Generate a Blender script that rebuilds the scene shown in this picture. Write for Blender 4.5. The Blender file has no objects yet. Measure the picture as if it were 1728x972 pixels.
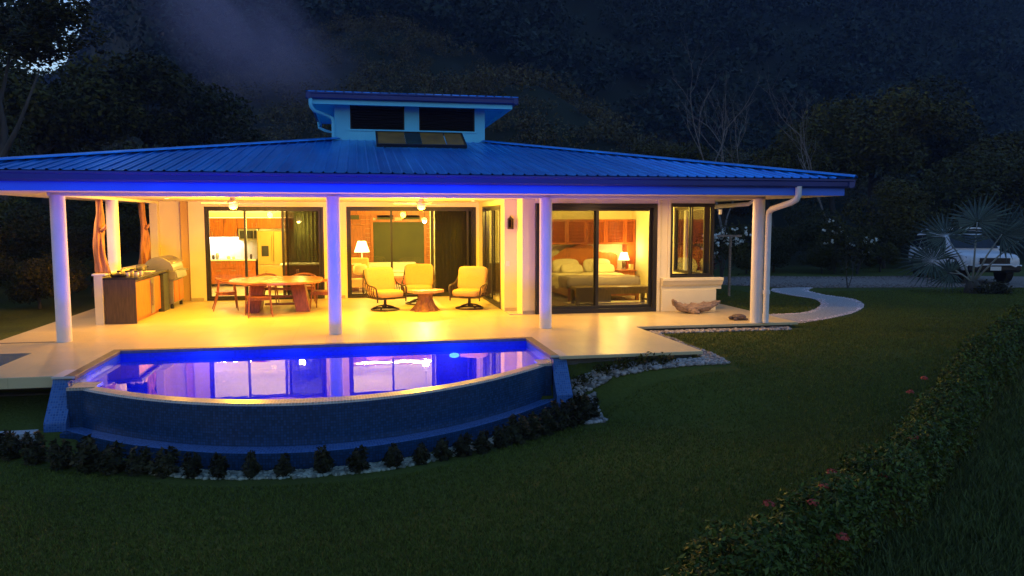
import bpy, math, random
import numpy as np
from mathutils import Vector, Matrix, Euler, noise

random.seed(7)
RNG = np.random.default_rng(11)
R = math.radians
scene = bpy.context.scene
COL = scene.collection

# ------------------------------------------------------------------ camera
PITCH = math.degrees(math.atan(117 / 1300))
cam_d = bpy.data.cameras.new("camera")
cam_d.sensor_width = 36.0
cam_d.lens = 1300 / 1728 * 36
cam_d.clip_start = 0.1
cam_d.clip_end = 2000
cam = bpy.data.objects.new("camera", cam_d)
cam.location = (0, 0, 2.2)
cam.rotation_euler = (R(90 - PITCH), 0, R(-11.3))
COL.objects.link(cam)
scene.camera = cam

# ------------------------------------------------------------------ world (dusk)
world = bpy.data.worlds.new("World")
scene.world = world
world.use_nodes = True
wn = world.node_tree
wn.nodes.clear()
w_out = wn.nodes.new("ShaderNodeOutputWorld")
w_bg = wn.nodes.new("ShaderNodeBackground")
w_sky = wn.nodes.new("ShaderNodeTexSky")
w_sky.sky_type = 'NISHITA'
w_sky.sun_disc = False
w_sky.sun_elevation = R(1.0)
w_sky.sun_rotation = R(-60)
w_sky.air_density = 1.0
w_sky.dust_density = 0.6
w_sky.ozone_density = 3.0
w_mix = wn.nodes.new("ShaderNodeMix")
w_mix.data_type = 'RGBA'
w_mix.blend_type = 'MULTIPLY'
w_mix.inputs[0].default_value = 1.0
w_mix.inputs[7].default_value = (1.0, 0.93, 0.94, 1)
wn.links.new(w_sky.outputs[0], w_mix.inputs[6])
wn.links.new(w_mix.outputs[2], w_bg.inputs[0])
w_bg.inputs[1].default_value = 1.2
wn.links.new(w_bg.outputs[0], w_out.inputs[0])

# ------------------------------------------------------------------ exposure / engine
scene.view_settings.view_transform = 'Standard'
scene.view_settings.look = 'None'
scene.view_settings.exposure = 0.0
scene.view_settings.gamma = 1.0
scene.render.engine = 'CYCLES'
cy = scene.cycles
cy.use_denoising = True
cy.denoiser = 'OPENIMAGEDENOISE'
cy.max_bounces = 7
cy.diffuse_bounces = 4
cy.glossy_bounces = 4
cy.transmission_bounces = 4
cy.transparent_max_bounces = 24
cy.volume_bounces = 0
cy.sample_clamp_indirect = 4.0
cy.caustics_reflective = False
cy.caustics_refractive = False
cy.use_adaptive_sampling = True
cy.adaptive_threshold = 0.02

# ================================================================== helpers
class MB:
    """collects faces; build() links them as one mesh object"""
    def __init__(s):
        s.v = []; s.f = []
    def add(s, vs, fs):
        n = len(s.v)
        s.v += [tuple(p) for p in vs]
        s.f += [tuple(i + n for i in q) for q in fs]
        return s
    def box(s, x0, x1, y0, y1, z0, z1):
        vs = [(x0,y0,z0),(x1,y0,z0),(x1,y1,z0),(x0,y1,z0),(x0,y0,z1),(x1,y0,z1),(x1,y1,z1),(x0,y1,z1)]
        return s.add(vs, [(0,3,2,1),(4,5,6,7),(0,1,5,4),(1,2,6,5),(2,3,7,6),(3,0,4,7)])
    def obox(s, c, size, rot=(0,0,0)):
        m = Euler(rot).to_matrix(); c = Vector(c)
        hx, hy, hz = size[0]/2, size[1]/2, size[2]/2
        vs = [c + m @ Vector((a*hx,b*hy,d*hz)) for d in (-1,1) for a,b in ((-1,-1),(1,-1),(1,1),(-1,1))]
        return s.add(vs, [(0,3,2,1),(4,5,6,7),(0,1,5,4),(1,2,6,5),(2,3,7,6),(3,0,4,7)])
    def prism(s, poly, a0, a1, axis='z'):
        n = len(poly)
        def P(p, a):
            if axis == 'z': return (p[0], p[1], a)
            if axis == 'y': return (p[0], a, p[1])
            return (a, p[0], p[1])
        vs = [P(p, a0) for p in poly] + [P(p, a1) for p in poly]
        fs = [tuple(range(n))[::-1], tuple(range(n, 2*n))]
        fs += [(i, (i+1) % n, n + (i+1) % n, n + i) for i in range(n)]
        return s.add(vs, fs)
    def tube(s, pts, rad, n=8, cap=True):
        pts = [Vector(p) for p in pts]
        if not isinstance(rad, (list, tuple)): rad = [rad] * len(pts)
        rings = []
        ref = None
        for i, p in enumerate(pts):
            a = pts[max(i-1, 0)]; b = pts[min(i+1, len(pts)-1)]
            t = (b - a).normalized()
            if ref is None:
                ref = Vector((0,0,1)) if abs(t.z) < 0.9 else Vector((1,0,0))
            u = t.cross(ref).normalized(); w = u.cross(t).normalized(); ref = w
            r = rad[i]
            rings.append([p + (u*math.cos(2*math.pi*k/n) + w*math.sin(2*math.pi*k/n))*r for k in range(n)])
        vs = [q for r_ in rings for q in r_]; fs = []
        for i in range(len(pts)-1):
            for k in range(n):
                fs.append((i*n+k, i*n+(k+1)%n, (i+1)*n+(k+1)%n, (i+1)*n+k))
        if cap:
            fs.append(tuple(range(n))[::-1]); fs.append(tuple((len(pts)-1)*n + k for k in range(n)))
        return s.add(vs, fs)
    def lathe(s, prof, c=(0,0,0), n=16):
        vs = []; fs = []
        for r, z in prof:
            for k in range(n):
                a = 2*math.pi*k/n
                vs.append((c[0]+r*math.cos(a), c[1]+r*math.sin(a), c[2]+z))
        for i in range(len(prof)-1):
            for k in range(n):
                fs.append((i*n+k, i*n+(k+1)%n, (i+1)*n+(k+1)%n, (i+1)*n+k))
        fs.append(tuple(range(n))[::-1]); fs.append(tuple((len(prof)-1)*n+k for k in range(n)))
        return s.add(vs, fs)
    def ball(s, c, r, nu=12, nv=8, e=1.0, rot=(0,0,0)):
        """ellipsoid; e<1 makes it cushion-like (superellipsoid)"""
        if not isinstance(r, (list, tuple)): r = (r, r, r)
        m = Euler(rot).to_matrix(); c = Vector(c)
        sg = lambda x: math.copysign(abs(x)**e, x)
        vs = []
        for j in range(nv+1):
            ph = -math.pi/2 + math.pi*j/nv
            for i in range(nu):
                th = 2*math.pi*i/nu
                vs.append(c + m @ Vector((r[0]*sg(math.cos(ph))*sg(math.cos(th)), r[1]*sg(math.cos(ph))*sg(math.sin(th)), r[2]*sg(math.sin(ph)))))
        fs = [(j*nu+i, j*nu+(i+1)%nu, (j+1)*nu+(i+1)%nu, (j+1)*nu+i) for j in range(nv) for i in range(nu)]
        return s.add(vs, fs)
    def build(s, name, mat, parent=None, bev=0.0, smooth=False):
        off = Vector((0,0,0)); p = parent
        while p is not None:
            off += p.location; p = p.parent
        me = bpy.data.meshes.new(name)
        me.from_pydata([(a-off.x, b-off.y, c-off.z) for a, b, c in s.v], [], s.f)
        me.update()
        return link(name, me, mat, parent, bev, smooth)

def link(name, me, mat, parent=None, bev=0.0, smooth=False):
    o = bpy.data.objects.new(name, me)
    me.materials.append(mat)
    COL.objects.link(o)
    if parent is not None: o.parent = parent
    if smooth:
        me.polygons.foreach_set("use_smooth", [True]*len(me.polygons))
        if bev == 0 and smooth == 'auto':
            md = o.modifiers.new("edges", 'EDGE_SPLIT'); md.split_angle = R(40)
    if bev > 0:
        b = o.modifiers.new("edge", 'BEVEL'); b.width = bev; b.segments = 2; b.limit_method = 'ANGLE'
    return o

def tag(o, label=None, cat=None, group=None, kind=None):
    if label: o['label'] = label
    if cat: o['category'] = cat
    if group: o['group'] = group
    if kind: o['kind'] = kind
    return o

def thing(name, loc, label, cat, group=None):
    o = bpy.data.objects.new(name, None)
    o.empty_display_size = 0.2
    o.location = loc
    COL.objects.link(o)
    return tag(o, label, cat, group)

def kids(o): return [c for c in COL.objects if c.parent == o]

def dup(root, loc, rz=0, label=None, scale=None, group=None):
    def cp(o, parent):
        c = o.copy(); COL.objects.link(c)
        if parent is not None: c.parent = parent
        for k in KID.get(o.name, []): cp(k, c)
        return c
    KID = {}
    for c in COL.objects:
        if c.parent is not None: KID.setdefault(c.parent.name, []).append(c)
    r = cp(root, None)
    r.location = loc; r.rotation_euler = (0, 0, rz)
    if scale is not None: r.scale = scale if isinstance(scale, (tuple, list)) else (scale,)*3
    if label: r['label'] = label
    if group: r['group'] = group
    return r

def quadmesh(name, P, mat, parent=None, n=4):
    """P: (N,n,3) array of faces with n corners, fast"""
    P = np.asarray(P, dtype=np.float32)
    if parent is not None:
        off = Vector((0,0,0)); q = parent
        while q is not None:
            off += q.location; q = q.parent
        P = P - np.array(off, dtype=np.float32)
    N = len(P)
    me = bpy.data.meshes.new(name)
    me.vertices.add(N*n); me.loops.add(N*n); me.polygons.add(N)
    me.vertices.foreach_set("co", P.reshape(-1))
    me.loops.foreach_set("vertex_index", np.arange(N*n, dtype=np.int32))
    me.polygons.foreach_set("loop_start", np.arange(0, N*n, n, dtype=np.int32))
    me.polygons.foreach_set("loop_total", np.full(N, n, dtype=np.int32))
    me.update(calc_edges=True)
    return link(name, me, mat, parent)

def leaf_quads(C, size, nrm=None, jitter=0.9, aspect=0.5):
    """leaf-shaped rhombs at points C (N,3), size (N,)"""
    N = len(C)
    d = RNG.normal(size=(N,3))
    if nrm is not None: d = nrm + jitter*d
    d /= np.linalg.norm(d, axis=1, keepdims=True) + 1e-9
    r = RNG.normal(size=(N,3))
    u = np.cross(d, r); u /= np.linalg.norm(u, axis=1, keepdims=True) + 1e-9
    w = np.cross(d, u)
    s = np.asarray(size).reshape(-1,1)
    fold = d * s * 0.15
    return np.stack([C - u*s*0.5, C + w*s*aspect*0.5 - fold + u*s*0.05, C + u*s*0.5, C - w*s*aspect*0.5 - fold + u*s*0.05], axis=1)

# ------------------------------------------------------------------ materials
def nodes_of(name):
    m = bpy.data.materials.new(name); m.use_nodes = True
    nt = m.node_tree
    b = nt.nodes["Principled BSDF"]
    return m, nt, b

def mat(name, col, rough=0.6, metal=0.0, var=0.12, scale=6.0, bump=0.0, bscale=None, spec=0.5, stretch=None):
    m, nt, b = nodes_of(name)
    tc = nt.nodes.new("ShaderNodeTexCoord")
    src = tc.outputs['Object']
    if stretch:
        mp = nt.nodes.new("ShaderNodeMapping"); mp.inputs['Scale'].default_value = stretch
        nt.links.new(src, mp.inputs[0]); src = mp.outputs[0]
    nz = nt.nodes.new("ShaderNodeTexNoise"); nz.inputs['Scale'].default_value = scale; nz.inputs['Detail'].default_value = 5
    nt.links.new(src, nz.inputs['Vector'])
    rp = nt.nodes.new("ShaderNodeValToRGB")
    c = Vector(col)
    rp.color_ramp.elements[0].position = 0.3; rp.color_ramp.elements[1].position = 0.7
    rp.color_ramp.elements[0].color = (*(c*(1-var)), 1); rp.color_ramp.elements[1].color = (*[min(1, x*(1+var)) for x in c], 1)
    nt.links.new(nz.outputs[0], rp.inputs[0]); nt.links.new(rp.outputs[0], b.inputs['Base Color'])
    b.inputs['Roughness'].default_value = rough; b.inputs['Metallic'].default_value = metal
    b.inputs['Specular IOR Level'].default_value = spec
    if bump:
        n2 = nz
        if bscale:
            n2 = nt.nodes.new("ShaderNodeTexNoise"); n2.inputs['Scale'].default_value = bscale; n2.inputs['Detail'].default_value = 4
            nt.links.new(src, n2.inputs['Vector'])
        bp = nt.nodes.new("ShaderNodeBump"); bp.inputs['Strength'].default_value = bump; bp.inputs['Distance'].default_value = 0.02
        nt.links.new(n2.outputs[0], bp.inputs['Height']); nt.links.new(bp.outputs[0], b.inputs['Normal'])
    return m

def wood(name, col, rough=0.45, stretch=(12, 12, 1.2), var=0.35, scale=3.0):
    m = mat(name, col, rough, 0, var, scale, bump=0.08, stretch=stretch)
    return m

def leafmat(name, col, rough=0.6, var=0.5, trans=0.15, hue=(0.0, 0.0, 0.0)):
    """colour varies from leaf to leaf (random per island) and plant to plant"""
    m, nt, b = nodes_of(name)
    g = nt.nodes.new("ShaderNodeNewGeometry")
    oi = nt.nodes.new("ShaderNodeObjectInfo")
    rp = nt.nodes.new("ShaderNodeValToRGB")
    c = Vector(col)
    rp.color_ramp.elements[0].color = (*(c*(1-var)), 1)
    rp.color_ramp.elements[1].color = (*[min(1, max(0, x*(1+var)+h)) for x, h in zip(c, hue)], 1)
    nt.links.new(g.outputs['Random Per Island'], rp.inputs[0])
    hs = nt.nodes.new("ShaderNodeHueSaturation")
    mr = nt.nodes.new("ShaderNodeMapRange"); mr.inputs[3].default_value = 0.7; mr.inputs[4].default_value = 1.25
    nt.links.new(oi.outputs['Random'], mr.inputs[0]); nt.links.new(mr.outputs[0], hs.inputs['Value'])
    nt.links.new(rp.outputs[0], hs.inputs['Color'])
    nt.links.new(hs.outputs[0], b.inputs['Base Color'])
    b.inputs['Roughness'].default_value = rough
    b.inputs['Specular IOR Level'].default_value = 0.12
    return m

def emis(name, col, s):
    m, nt, b = nodes_of(name)
    b.inputs['Base Color'].default_value = (0.8, 0.8, 0.8, 1)
    b.inputs['Emission Color'].default_value = (*col, 1); b.inputs['Emission Strength'].default_value = s
    return m

def glassmat(name, tint=(0.93, 0.95, 0.94), ior=1.5, rough=0.0, extra=0.0):
    m = bpy.data.materials.new(name); m.use_nodes = True
    nt = m.node_tree; nt.nodes.clear()
    out = nt.nodes.new("ShaderNodeOutputMaterial"); mx = nt.nodes.new("ShaderNodeMixShader")
    tr = nt.nodes.new("ShaderNodeBsdfTransparent"); tr.inputs[0].default_value = (*tint, 1)
    gl = nt.nodes.new("ShaderNodeBsdfGlossy"); gl.inputs['Roughness'].default_value = rough
    gl.inputs[0].default_value = (1, 1, 1, 1)
    fr = nt.nodes.new("ShaderNodeFresnel")
    gm = nt.nodes.new("ShaderNodeNewGeometry"); mr = nt.nodes.new("ShaderNodeMapRange")   # same reflectance from both sides of the sheet
    mr.inputs[3].default_value = ior; mr.inputs[4].default_value = 1/ior
    nt.links.new(gm.outputs['Backfacing'], mr.inputs[0]); nt.links.new(mr.outputs[0], fr.inputs[0])
    nt.links.new(fr.outputs[0], mx.inputs[0]); nt.links.new(tr.outputs[0], mx.inputs[1]); nt.links.new(gl.outputs[0], mx.inputs[2])
    nt.links.new(mx.outputs[0], out.inputs[0])
    return m, nt, fr, gl, tr

def gridmat(name, col, joint, w, h, rough=0.3, off=0.0, mortar=0.006, var=0.15, bump=0.3, coord='Object', vec=None, spec=0.5, varcol=None):
    """tile grid from a brick texture, joints recessed in relief"""
    m, nt, b = nodes_of(name)
    tc = nt.nodes.new("ShaderNodeTexCoord")
    src = tc.outputs[coord]
    if vec:
        src = vec(nt, src)
    br = nt.nodes.new("ShaderNodeTexBrick")
    br.offset = off; br.squash = 1.0
    br.inputs['Scale'].default_value = 1.0
    br.inputs['Brick Width'].default_value = w; br.inputs['Row Height'].default_value = h
    br.inputs['Mortar Size'].default_value = mortar; br.inputs['Mortar Smooth'].default_value = 0.1
    c = Vector(col)
    c2 = Vector(varcol) if varcol else c*(1+var)
    br.inputs['Color1'].default_value = (*(c*(1-var)), 1); br.inputs['Color2'].default_value = (*c2, 1)
    br.inputs['Mortar'].default_value = (*joint, 1)
    nt.links.new(src, br.inputs['Vector'])
    nz = nt.nodes.new("ShaderNodeTexNoise"); nz.inputs['Scale'].default_value = 1.3; nz.inputs['Detail'].default_value = 6
    nt.links.new(tc.outputs['Object'], nz.inputs['Vector'])
    mr = nt.nodes.new("ShaderNodeMapRange"); mr.inputs[3].default_value = 0.82; mr.inputs[4].default_value = 1.12
    nt.links.new(nz.outputs[0], mr.inputs[0])
    mm = nt.nodes.new("ShaderNodeMix"); mm.data_type = 'RGBA'; mm.blend_type = 'MULTIPLY'; mm.inputs[0].default_value = 1
    nt.links.new(br.outputs['Color'], mm.inputs[6]); nt.links.new(mr.outputs[0], mm.inputs[7])
    nt.links.new(mm.outputs[2], b.inputs['Base Color'])
    b.inputs['Roughness'].default_value = rough
    b.inputs['Specular IOR Level'].default_value = spec
    bp = nt.nodes.new("ShaderNodeBump"); bp.inputs['Strength'].default_value = bump; bp.inputs['Distance'].default_value = 0.004; bp.invert = True
    nt.links.new(br.outputs['Fac'], bp.inputs['Height']); nt.links.new(bp.outputs[0], b.inputs['Normal'])
    return m

def swz(nt, s, mode):
    sp = nt.nodes.new("ShaderNodeSeparateXYZ"); cb = nt.nodes.new("ShaderNodeCombineXYZ")
    nt.links.new(s, sp.inputs[0])
    a, b = {'xz': (0, 2), 'yz': (1, 2), 'xy': (0, 1)}[mode]
    nt.links.new(sp.outputs[a], cb.inputs[0]); nt.links.new(sp.outputs[b], cb.inputs[1])
    return cb.outputs[0]

M = {}
M['wall'] = mat("wall_paint", (0.78, 0.71, 0.50), 0.75, var=0.04, scale=2.5, bump=0.06, bscale=60)
M['ceil'] = mat("ceiling_paint", (0.82, 0.75, 0.50), 0.8, var=0.03, scale=2)
M['ochre'] = mat("ochre_paint", (0.62, 0.40, 0.13), 0.7, var=0.05, scale=2)
M['fascia'] = mat("fascia_pool_light_tint", (0.05, 0.19, 0.90), 0.6, var=0.06, scale=1.5, bump=0.05, bscale=40)  # pale board with the pool's blue light put into its colour
M['gutter'] = mat("gutter_blue_metal", (0.012, 0.035, 0.20), 0.4, 0.0, var=0.1, scale=1.2)
M['roof'] = mat("roof_metal_sky_tint", (0.005, 0.26, 1.0), 0.28, 0.5, var=0.30, scale=1.6, bump=0.05, bscale=5, stretch=(2.2, .35, 1))  # blue of the dusk sky put into the dark grey metal's colour
M['tower'] = mat("tower_sky_tint", (0.16, 0.72, 1.0), 0.7, var=0.05, scale=2, bump=0.05, bscale=50)  # white tower walls, blue dusk skylight put into the colour
M['base'] = mat("skirting_tile", (0.42, 0.36, 0.28), 0.5, var=0.1)
M['column'] = mat("column_paint", (0.78, 0.75, 0.72), 0.6, var=0.05, scale=3, bump=0.05, bscale=50)
M['pipe'] = mat("white_pipe", (0.75, 0.73, 0.70), 0.45, var=0.05)
M['bronze'] = mat("dark_bronze_frame", (0.013, 0.011, 0.008), 0.45, 0.1, var=0.1)
M['black'] = mat("black_metal", (0.02, 0.018, 0.016), 0.45, 0.3)
M['iron'] = mat("wrought_iron", (0.045, 0.03, 0.022), 0.5, 0.3, var=0.2, scale=20)
M['steel'] = mat("brushed_steel", (0.36, 0.34, 0.29), 0.35, 0.8, var=0.08, scale=10, stretch=(1, 1, 20))
M['warm_steel'] = mat("steel_warm_tint", (.42, .28, .08), .35, .3, var=.06, scale=6, stretch=(1, 1, 12))  # fridge steel with the warm room light put into its colour
M['granite'] = mat("black_granite", (0.03, 0.03, 0.03), 0.15, 0, var=0.6, scale=80)
M['orange'] = wood("orange_wood", (0.52, 0.16, 0.012))
M['cedar'] = wood("red_cedar", (0.32, 0.09, 0.006))
M['dark_wood'] = wood("dark_wood", (0.09, 0.055, 0.022))
M['red_wood'] = wood("red_brown_wood", (0.24, 0.075, 0.035), 0.35)
M['table'] = wood("table_wood", (0.42, 0.17, 0.085), 0.25, stretch=(1.2, 10, 10))
M['drift'] = wood("driftwood", (0.40, 0.17, 0.055), 0.6, stretch=(9, 9, 0.8), var=0.55)
M['bench'] = wood("grey_driftwood", (0.27, 0.19, 0.14), 0.85, stretch=(1.5, 14, 14), var=0.55)
M['bark'] = mat("dark_bark", (0.06, 0.05, 0.04), 0.9, var=0.4, scale=10, bump=0.5, stretch=(1, 1, .2))
M['palebark'] = mat("pale_bark", (0.17, 0.14, 0.125), 0.8, var=0.3, scale=10)
M['cushion'] = mat("tan_cushion", (0.47, 0.31, 0.15), 0.9, var=0.08, scale=40, bump=0.15, bscale=160)
M['white_fabric'] = mat("white_fabric", (0.72, 0.66, 0.56), 0.9, var=0.06, scale=20, bump=0.15, bscale=120)
M['grey_fabric'] = mat("grey_fabric", (0.24, 0.19, 0.22), 0.95, var=0.15, scale=40, bump=0.2, bscale=150)
M['orange_fabric'] = mat("orange_fabric", (0.60, 0.32, 0.10), 0.9, var=0.1, scale=30)
M['red_fabric'] = mat("red_fabric", (0.50, 0.10, 0.06), 0.9, var=0.1, scale=30)
M['curtain'] = mat("dark_curtain", (0.06, 0.064, 0.022), 0.95, var=0.4, scale=4)
M['olive'] = mat("olive_night_screen", (0.05, 0.055, 0.012), 0.8, var=0.15, scale=2)  # opaque olive stands in for night behind the window screen
M['rubber'] = mat("tyre_rubber", (0.02, 0.02, 0.02), 0.85)
M['car'] = mat("white_car_paint", (0.70, 0.70, 0.72), 0.22, 0.0, var=0.02)
M['car_glass'] = mat("tinted_glass", (0.015, 0.017, 0.02), 0.06)
M['chrome'] = mat("chrome", (0.75, 0.75, 0.77), 0.12, 1.0, var=0.02)
M['plate'] = mat("number_plate", (0.75, 0.74, 0.72), 0.5, var=0.03)
M['porcelain'] = mat("white_porcelain", (0.80, 0.76, 0.68), 0.3, var=0.03)
M['jar'] = mat("yellowish_jar", (0.62, 0.52, 0.28), 0.12, var=0.15)
M['interior'] = gridmat("interior_tile", (0.66, 0.60, 0.52), (0.45, 0.40, 0.34), .6, .6, 0.25, mortar=.004, var=.03)
M['terrace'] = gridmat("terrace_tile", (0.62, 0.50, 0.27), (0.48, 0.37, 0.19), .6, .6, 0.36, mortar=.004, var=.04, bump=.5)
M['stone'] = mat("stone_coping", (0.13, 0.10, 0.06), 0.5, var=0.3, scale=12)
M['concrete'] = mat("pale_concrete", (0.42, 0.43, 0.44), 0.85, var=0.15, scale=5, bump=0.15, bscale=30)
M['dark_slab'] = mat("dark_recess", (0.10, 0.09, 0.08), 0.8)
M['soil'] = mat("soil", (0.05, 0.04, 0.03), 0.95, var=0.4, scale=8, bump=0.4)
M['green_stone'] = gridmat("dark_stone_tile", (0.035, 0.045, 0.03), (0.02, 0.02, 0.015), .3, .15, 0.4, off=.5, vec=lambda nt, s: swz(nt, s, 'yz'))

# ================================================================== ground
def sstep(t):
    t = np.clip(t, 0, 1); return t*t*(3-2*t)
def arc(x): return 9.9 + 0.153*(x+0.65)**2          # pool front edge in plan

def gz(x, y):
    """ground height (numpy)"""
    x = np.asarray(x, float); y = np.asarray(y, float)
    b = sstep((x+4.2)/1.2)
    y0 = 14.5 + (12.05-14.5)*b
    L = 5 + (0.5 - 5)*b + np.clip((x-3.3)*0.9, 0, 3.5)
    z = -0.12 - 0.75*sstep((y0-y)/L) - 0.03*np.maximum(0, 5-y)
    # bank beyond the hedge drops away
    hx = 1.9 + 1.33*(y-4.85)*1.0
    away = np.maximum(0, x - hx - 1.4)
    z = z - 0.10*np.minimum(away, 8)*sstep((16-y)/4)
    # slope rising behind and left
    z = z + 0.05*np.maximum(0, y-34) + 0.06*np.maximum(0, -x-9)*sstep((y-12)/6)
    # middle hills
    z = z + 13.5*np.exp(-((x-2)/15)**2 - ((y-80)/17)**2)
    z = z + 8.0*np.exp(-((x-14)/8)**2 - ((y-62)/12)**2)
    z = z + 5.0*np.exp(-((x-33)/16)**2 - ((y-62)/14)**2)
    z = z + 5.0*np.exp(-((x+18)/9)**2 - ((y-46)/12)**2)
    # mountain
    az = np.degrees(np.arctan2(x, np.maximum(y, 1)))
    ridge = 0.20 + 0.80*sstep((az+18.5)/6.0)
    m = 0.46*np.maximum(0, y-78)
    m = 150*(1-np.exp(-m/110))*1.45
    nz = 0.10*np.sin(x*.045+1.3)+0.08*np.sin(y*.06+x*.03)+0.05*np.sin(x*.11-y*.07)
    return z + ridge*m*(1+nz)

def axis_pts(lo, d0, d1, hi, step, grow=1.13):
    a = list(np.arange(d0, d1+1e-6, step))
    s = step; p = d1
    while p < hi: s *= grow; p += s; a.append(p)
    s = step; p = d0; left = []
    while p > lo: s *= grow; p -= s; left.append(p)
    return np.array(left[::-1] + a)

gx = axis_pts(-480, -9, 24, 520, 0.25)
gy = axis_pts(-60, 3, 29, 560, 0.25, 1.06)
GX, GY = np.meshgrid(gx, gy)
GZ = gz(GX, GY) + 0.02*np.sin(GX*1.7)*np.sin(GY*1.3)*(GY < 12)
def gzi(x, y):
    """height of the ground mesh itself (bilinear on its grid)"""
    x = np.asarray(x, float); y = np.asarray(y, float)
    i = np.clip(np.searchsorted(gx, x)-1, 0, len(gx)-2); j = np.clip(np.searchsorted(gy, y)-1, 0, len(gy)-2)
    u = (x-gx[i])/(gx[i+1]-gx[i]); v = (y-gy[j])/(gy[j+1]-gy[j])
    return GZ[j, i]*(1-u)*(1-v)+GZ[j, i+1]*u*(1-v)+GZ[j+1, i]*(1-u)*v+GZ[j+1, i+1]*u*v
nx_, ny_ = len(gx), len(gy)
idx = np.arange(nx_*ny_).reshape(ny_, nx_)
F = np.stack([idx[:-1, :-1], idx[:-1, 1:], idx[1:, 1:], idx[1:, :-1]], -1).reshape(-1, 4)
cx = GX.reshape(-1)[F].mean(1); cyy = GY.reshape(-1)[F].mean(1)
in_pool = (cx > -4.15) & (cx < 3.2) & (cyy > arc(cx)-0.12) & (cyy < 13.9)
F = F[~in_pool]
me = bpy.data.meshes.new("lawn")
me.from_pydata(np.stack([GX, GY, GZ], -1).reshape(-1, 3).tolist(), [], F.tolist())
m, nt, b = nodes_of("lawn_ground")
tc = nt.nodes.new("ShaderNodeTexCoord")
n1 = nt.nodes.new("ShaderNodeTexNoise"); n1.inputs['Scale'].default_value = 0.35; n1.inputs['Detail'].default_value = 6
n2 = nt.nodes.new("ShaderNodeTexNoise"); n2.inputs['Scale'].default_value = 22; n2.inputs['Detail'].default_value = 4
nt.links.new(tc.outputs['Object'], n1.inputs[0]); nt.links.new(tc.outputs['Object'], n2.inputs[0])
r1 = nt.nodes.new("ShaderNodeValToRGB"); r1.color_ramp.elements[0].position = .35; r1.color_ramp.elements[1].position = .68
r1.color_ramp.elements[0].color = (.060, .068, .012, 1); r1.color_ramp.elements[1].color = (.094, .110, .020, 1)
r2 = nt.nodes.new("ShaderNodeMapRange"); r2.inputs[3].default_value = .55; r2.inputs[4].default_value = 1.35
nt.links.new(n1.outputs[0], r1.inputs[0]); nt.links.new(n2.outputs[0], r2.inputs[0])
mm = nt.nodes.new("ShaderNodeMix"); mm.data_type = 'RGBA'; mm.blend_type = 'MULTIPLY'; mm.inputs[0].default_value = 1
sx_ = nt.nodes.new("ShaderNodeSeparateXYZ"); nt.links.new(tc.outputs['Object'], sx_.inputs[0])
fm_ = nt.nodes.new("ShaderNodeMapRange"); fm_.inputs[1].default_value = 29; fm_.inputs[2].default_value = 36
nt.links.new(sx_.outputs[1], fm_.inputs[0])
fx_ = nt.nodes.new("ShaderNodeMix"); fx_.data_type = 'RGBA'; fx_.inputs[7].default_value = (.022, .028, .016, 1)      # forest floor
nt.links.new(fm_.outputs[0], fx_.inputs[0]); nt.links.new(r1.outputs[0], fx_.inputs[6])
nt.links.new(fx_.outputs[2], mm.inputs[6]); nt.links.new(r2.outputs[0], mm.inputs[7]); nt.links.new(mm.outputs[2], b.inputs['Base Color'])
b.inputs['Roughness'].default_value = .95; b.inputs['Specular IOR Level'].default_value = .1
bp = nt.nodes.new("ShaderNodeBump"); bp.inputs['Strength'].default_value = .5; bp.inputs['Distance'].default_value = .03
nt.links.new(n2.outputs[0], bp.inputs['Height']); nt.links.new(bp.outputs[0], b.inputs['Normal'])
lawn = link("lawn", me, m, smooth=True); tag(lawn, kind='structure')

# ------------------------------------------------------------------ paving, path, drive
def slab(poly, z0, z1, name, mt, bev=0.0):
    o = MB().prism(poly, z0, z1).build(name, mt, bev=bev); return tag(o, kind='structure')
slab([(-9.5, 11.7), (-4.06, 11.7), (-4.06, 13.89), (-0.4, 13.89), (-0.4, 21.8), (-6.4, 21.8), (-6.4, 15.05), (-9.5, 15.05)], -0.16, 0, "terrace_paving", M['terrace'], .008)
slab([(-0.4, 13.89), (3.15, 13.89), (3.15, 11.84), (5.62, 11.84), (5.55, 14.82), (9.2, 14.82), (9.2, 19.0), (8.42, 19.0), (8.42, 17.2), (3.4, 17.2), (3.4, 21.8), (-0.4, 21.8)], -0.055, 0, "terrace_paving", M['terrace'], .008)
tag(MB().prism([(3.3, 13.8), (3.3, 11.98), (5.48, 11.98), (5.42, 14.96), (9.06, 14.96), (9.06, 17.1), (3.3, 17.1)], -1.2, -.057).build("slab_shade_block", M['dark_slab']), kind='structure')  # dark block stands in for the shadow under the slab
tag(MB().box(-9.5, -4.3, 12.6, 12.75, -1.3, -0.17).build("retaining_wall", M['soil']), 'dark block wall under the edge of the left deck', 'wall')
tag(MB().box(-8.0, -4.22, 10.92, 11.12, -1.2, -0.60).build("low_kerb", M['concrete'], bev=.01), 'low pale concrete kerb beside the foot of the pool wall', 'kerb')
fl = MB().prism([(-5.3, 21.8), (3.4, 21.8), (3.4, 17.35), (4.05, 17.2), (8.4, 17.2), (8.4, 27.2), (-5.3, 27.2)], -.1, .004)
tag(fl.build("interior_floor", M['interior']), kind='structure')

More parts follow.
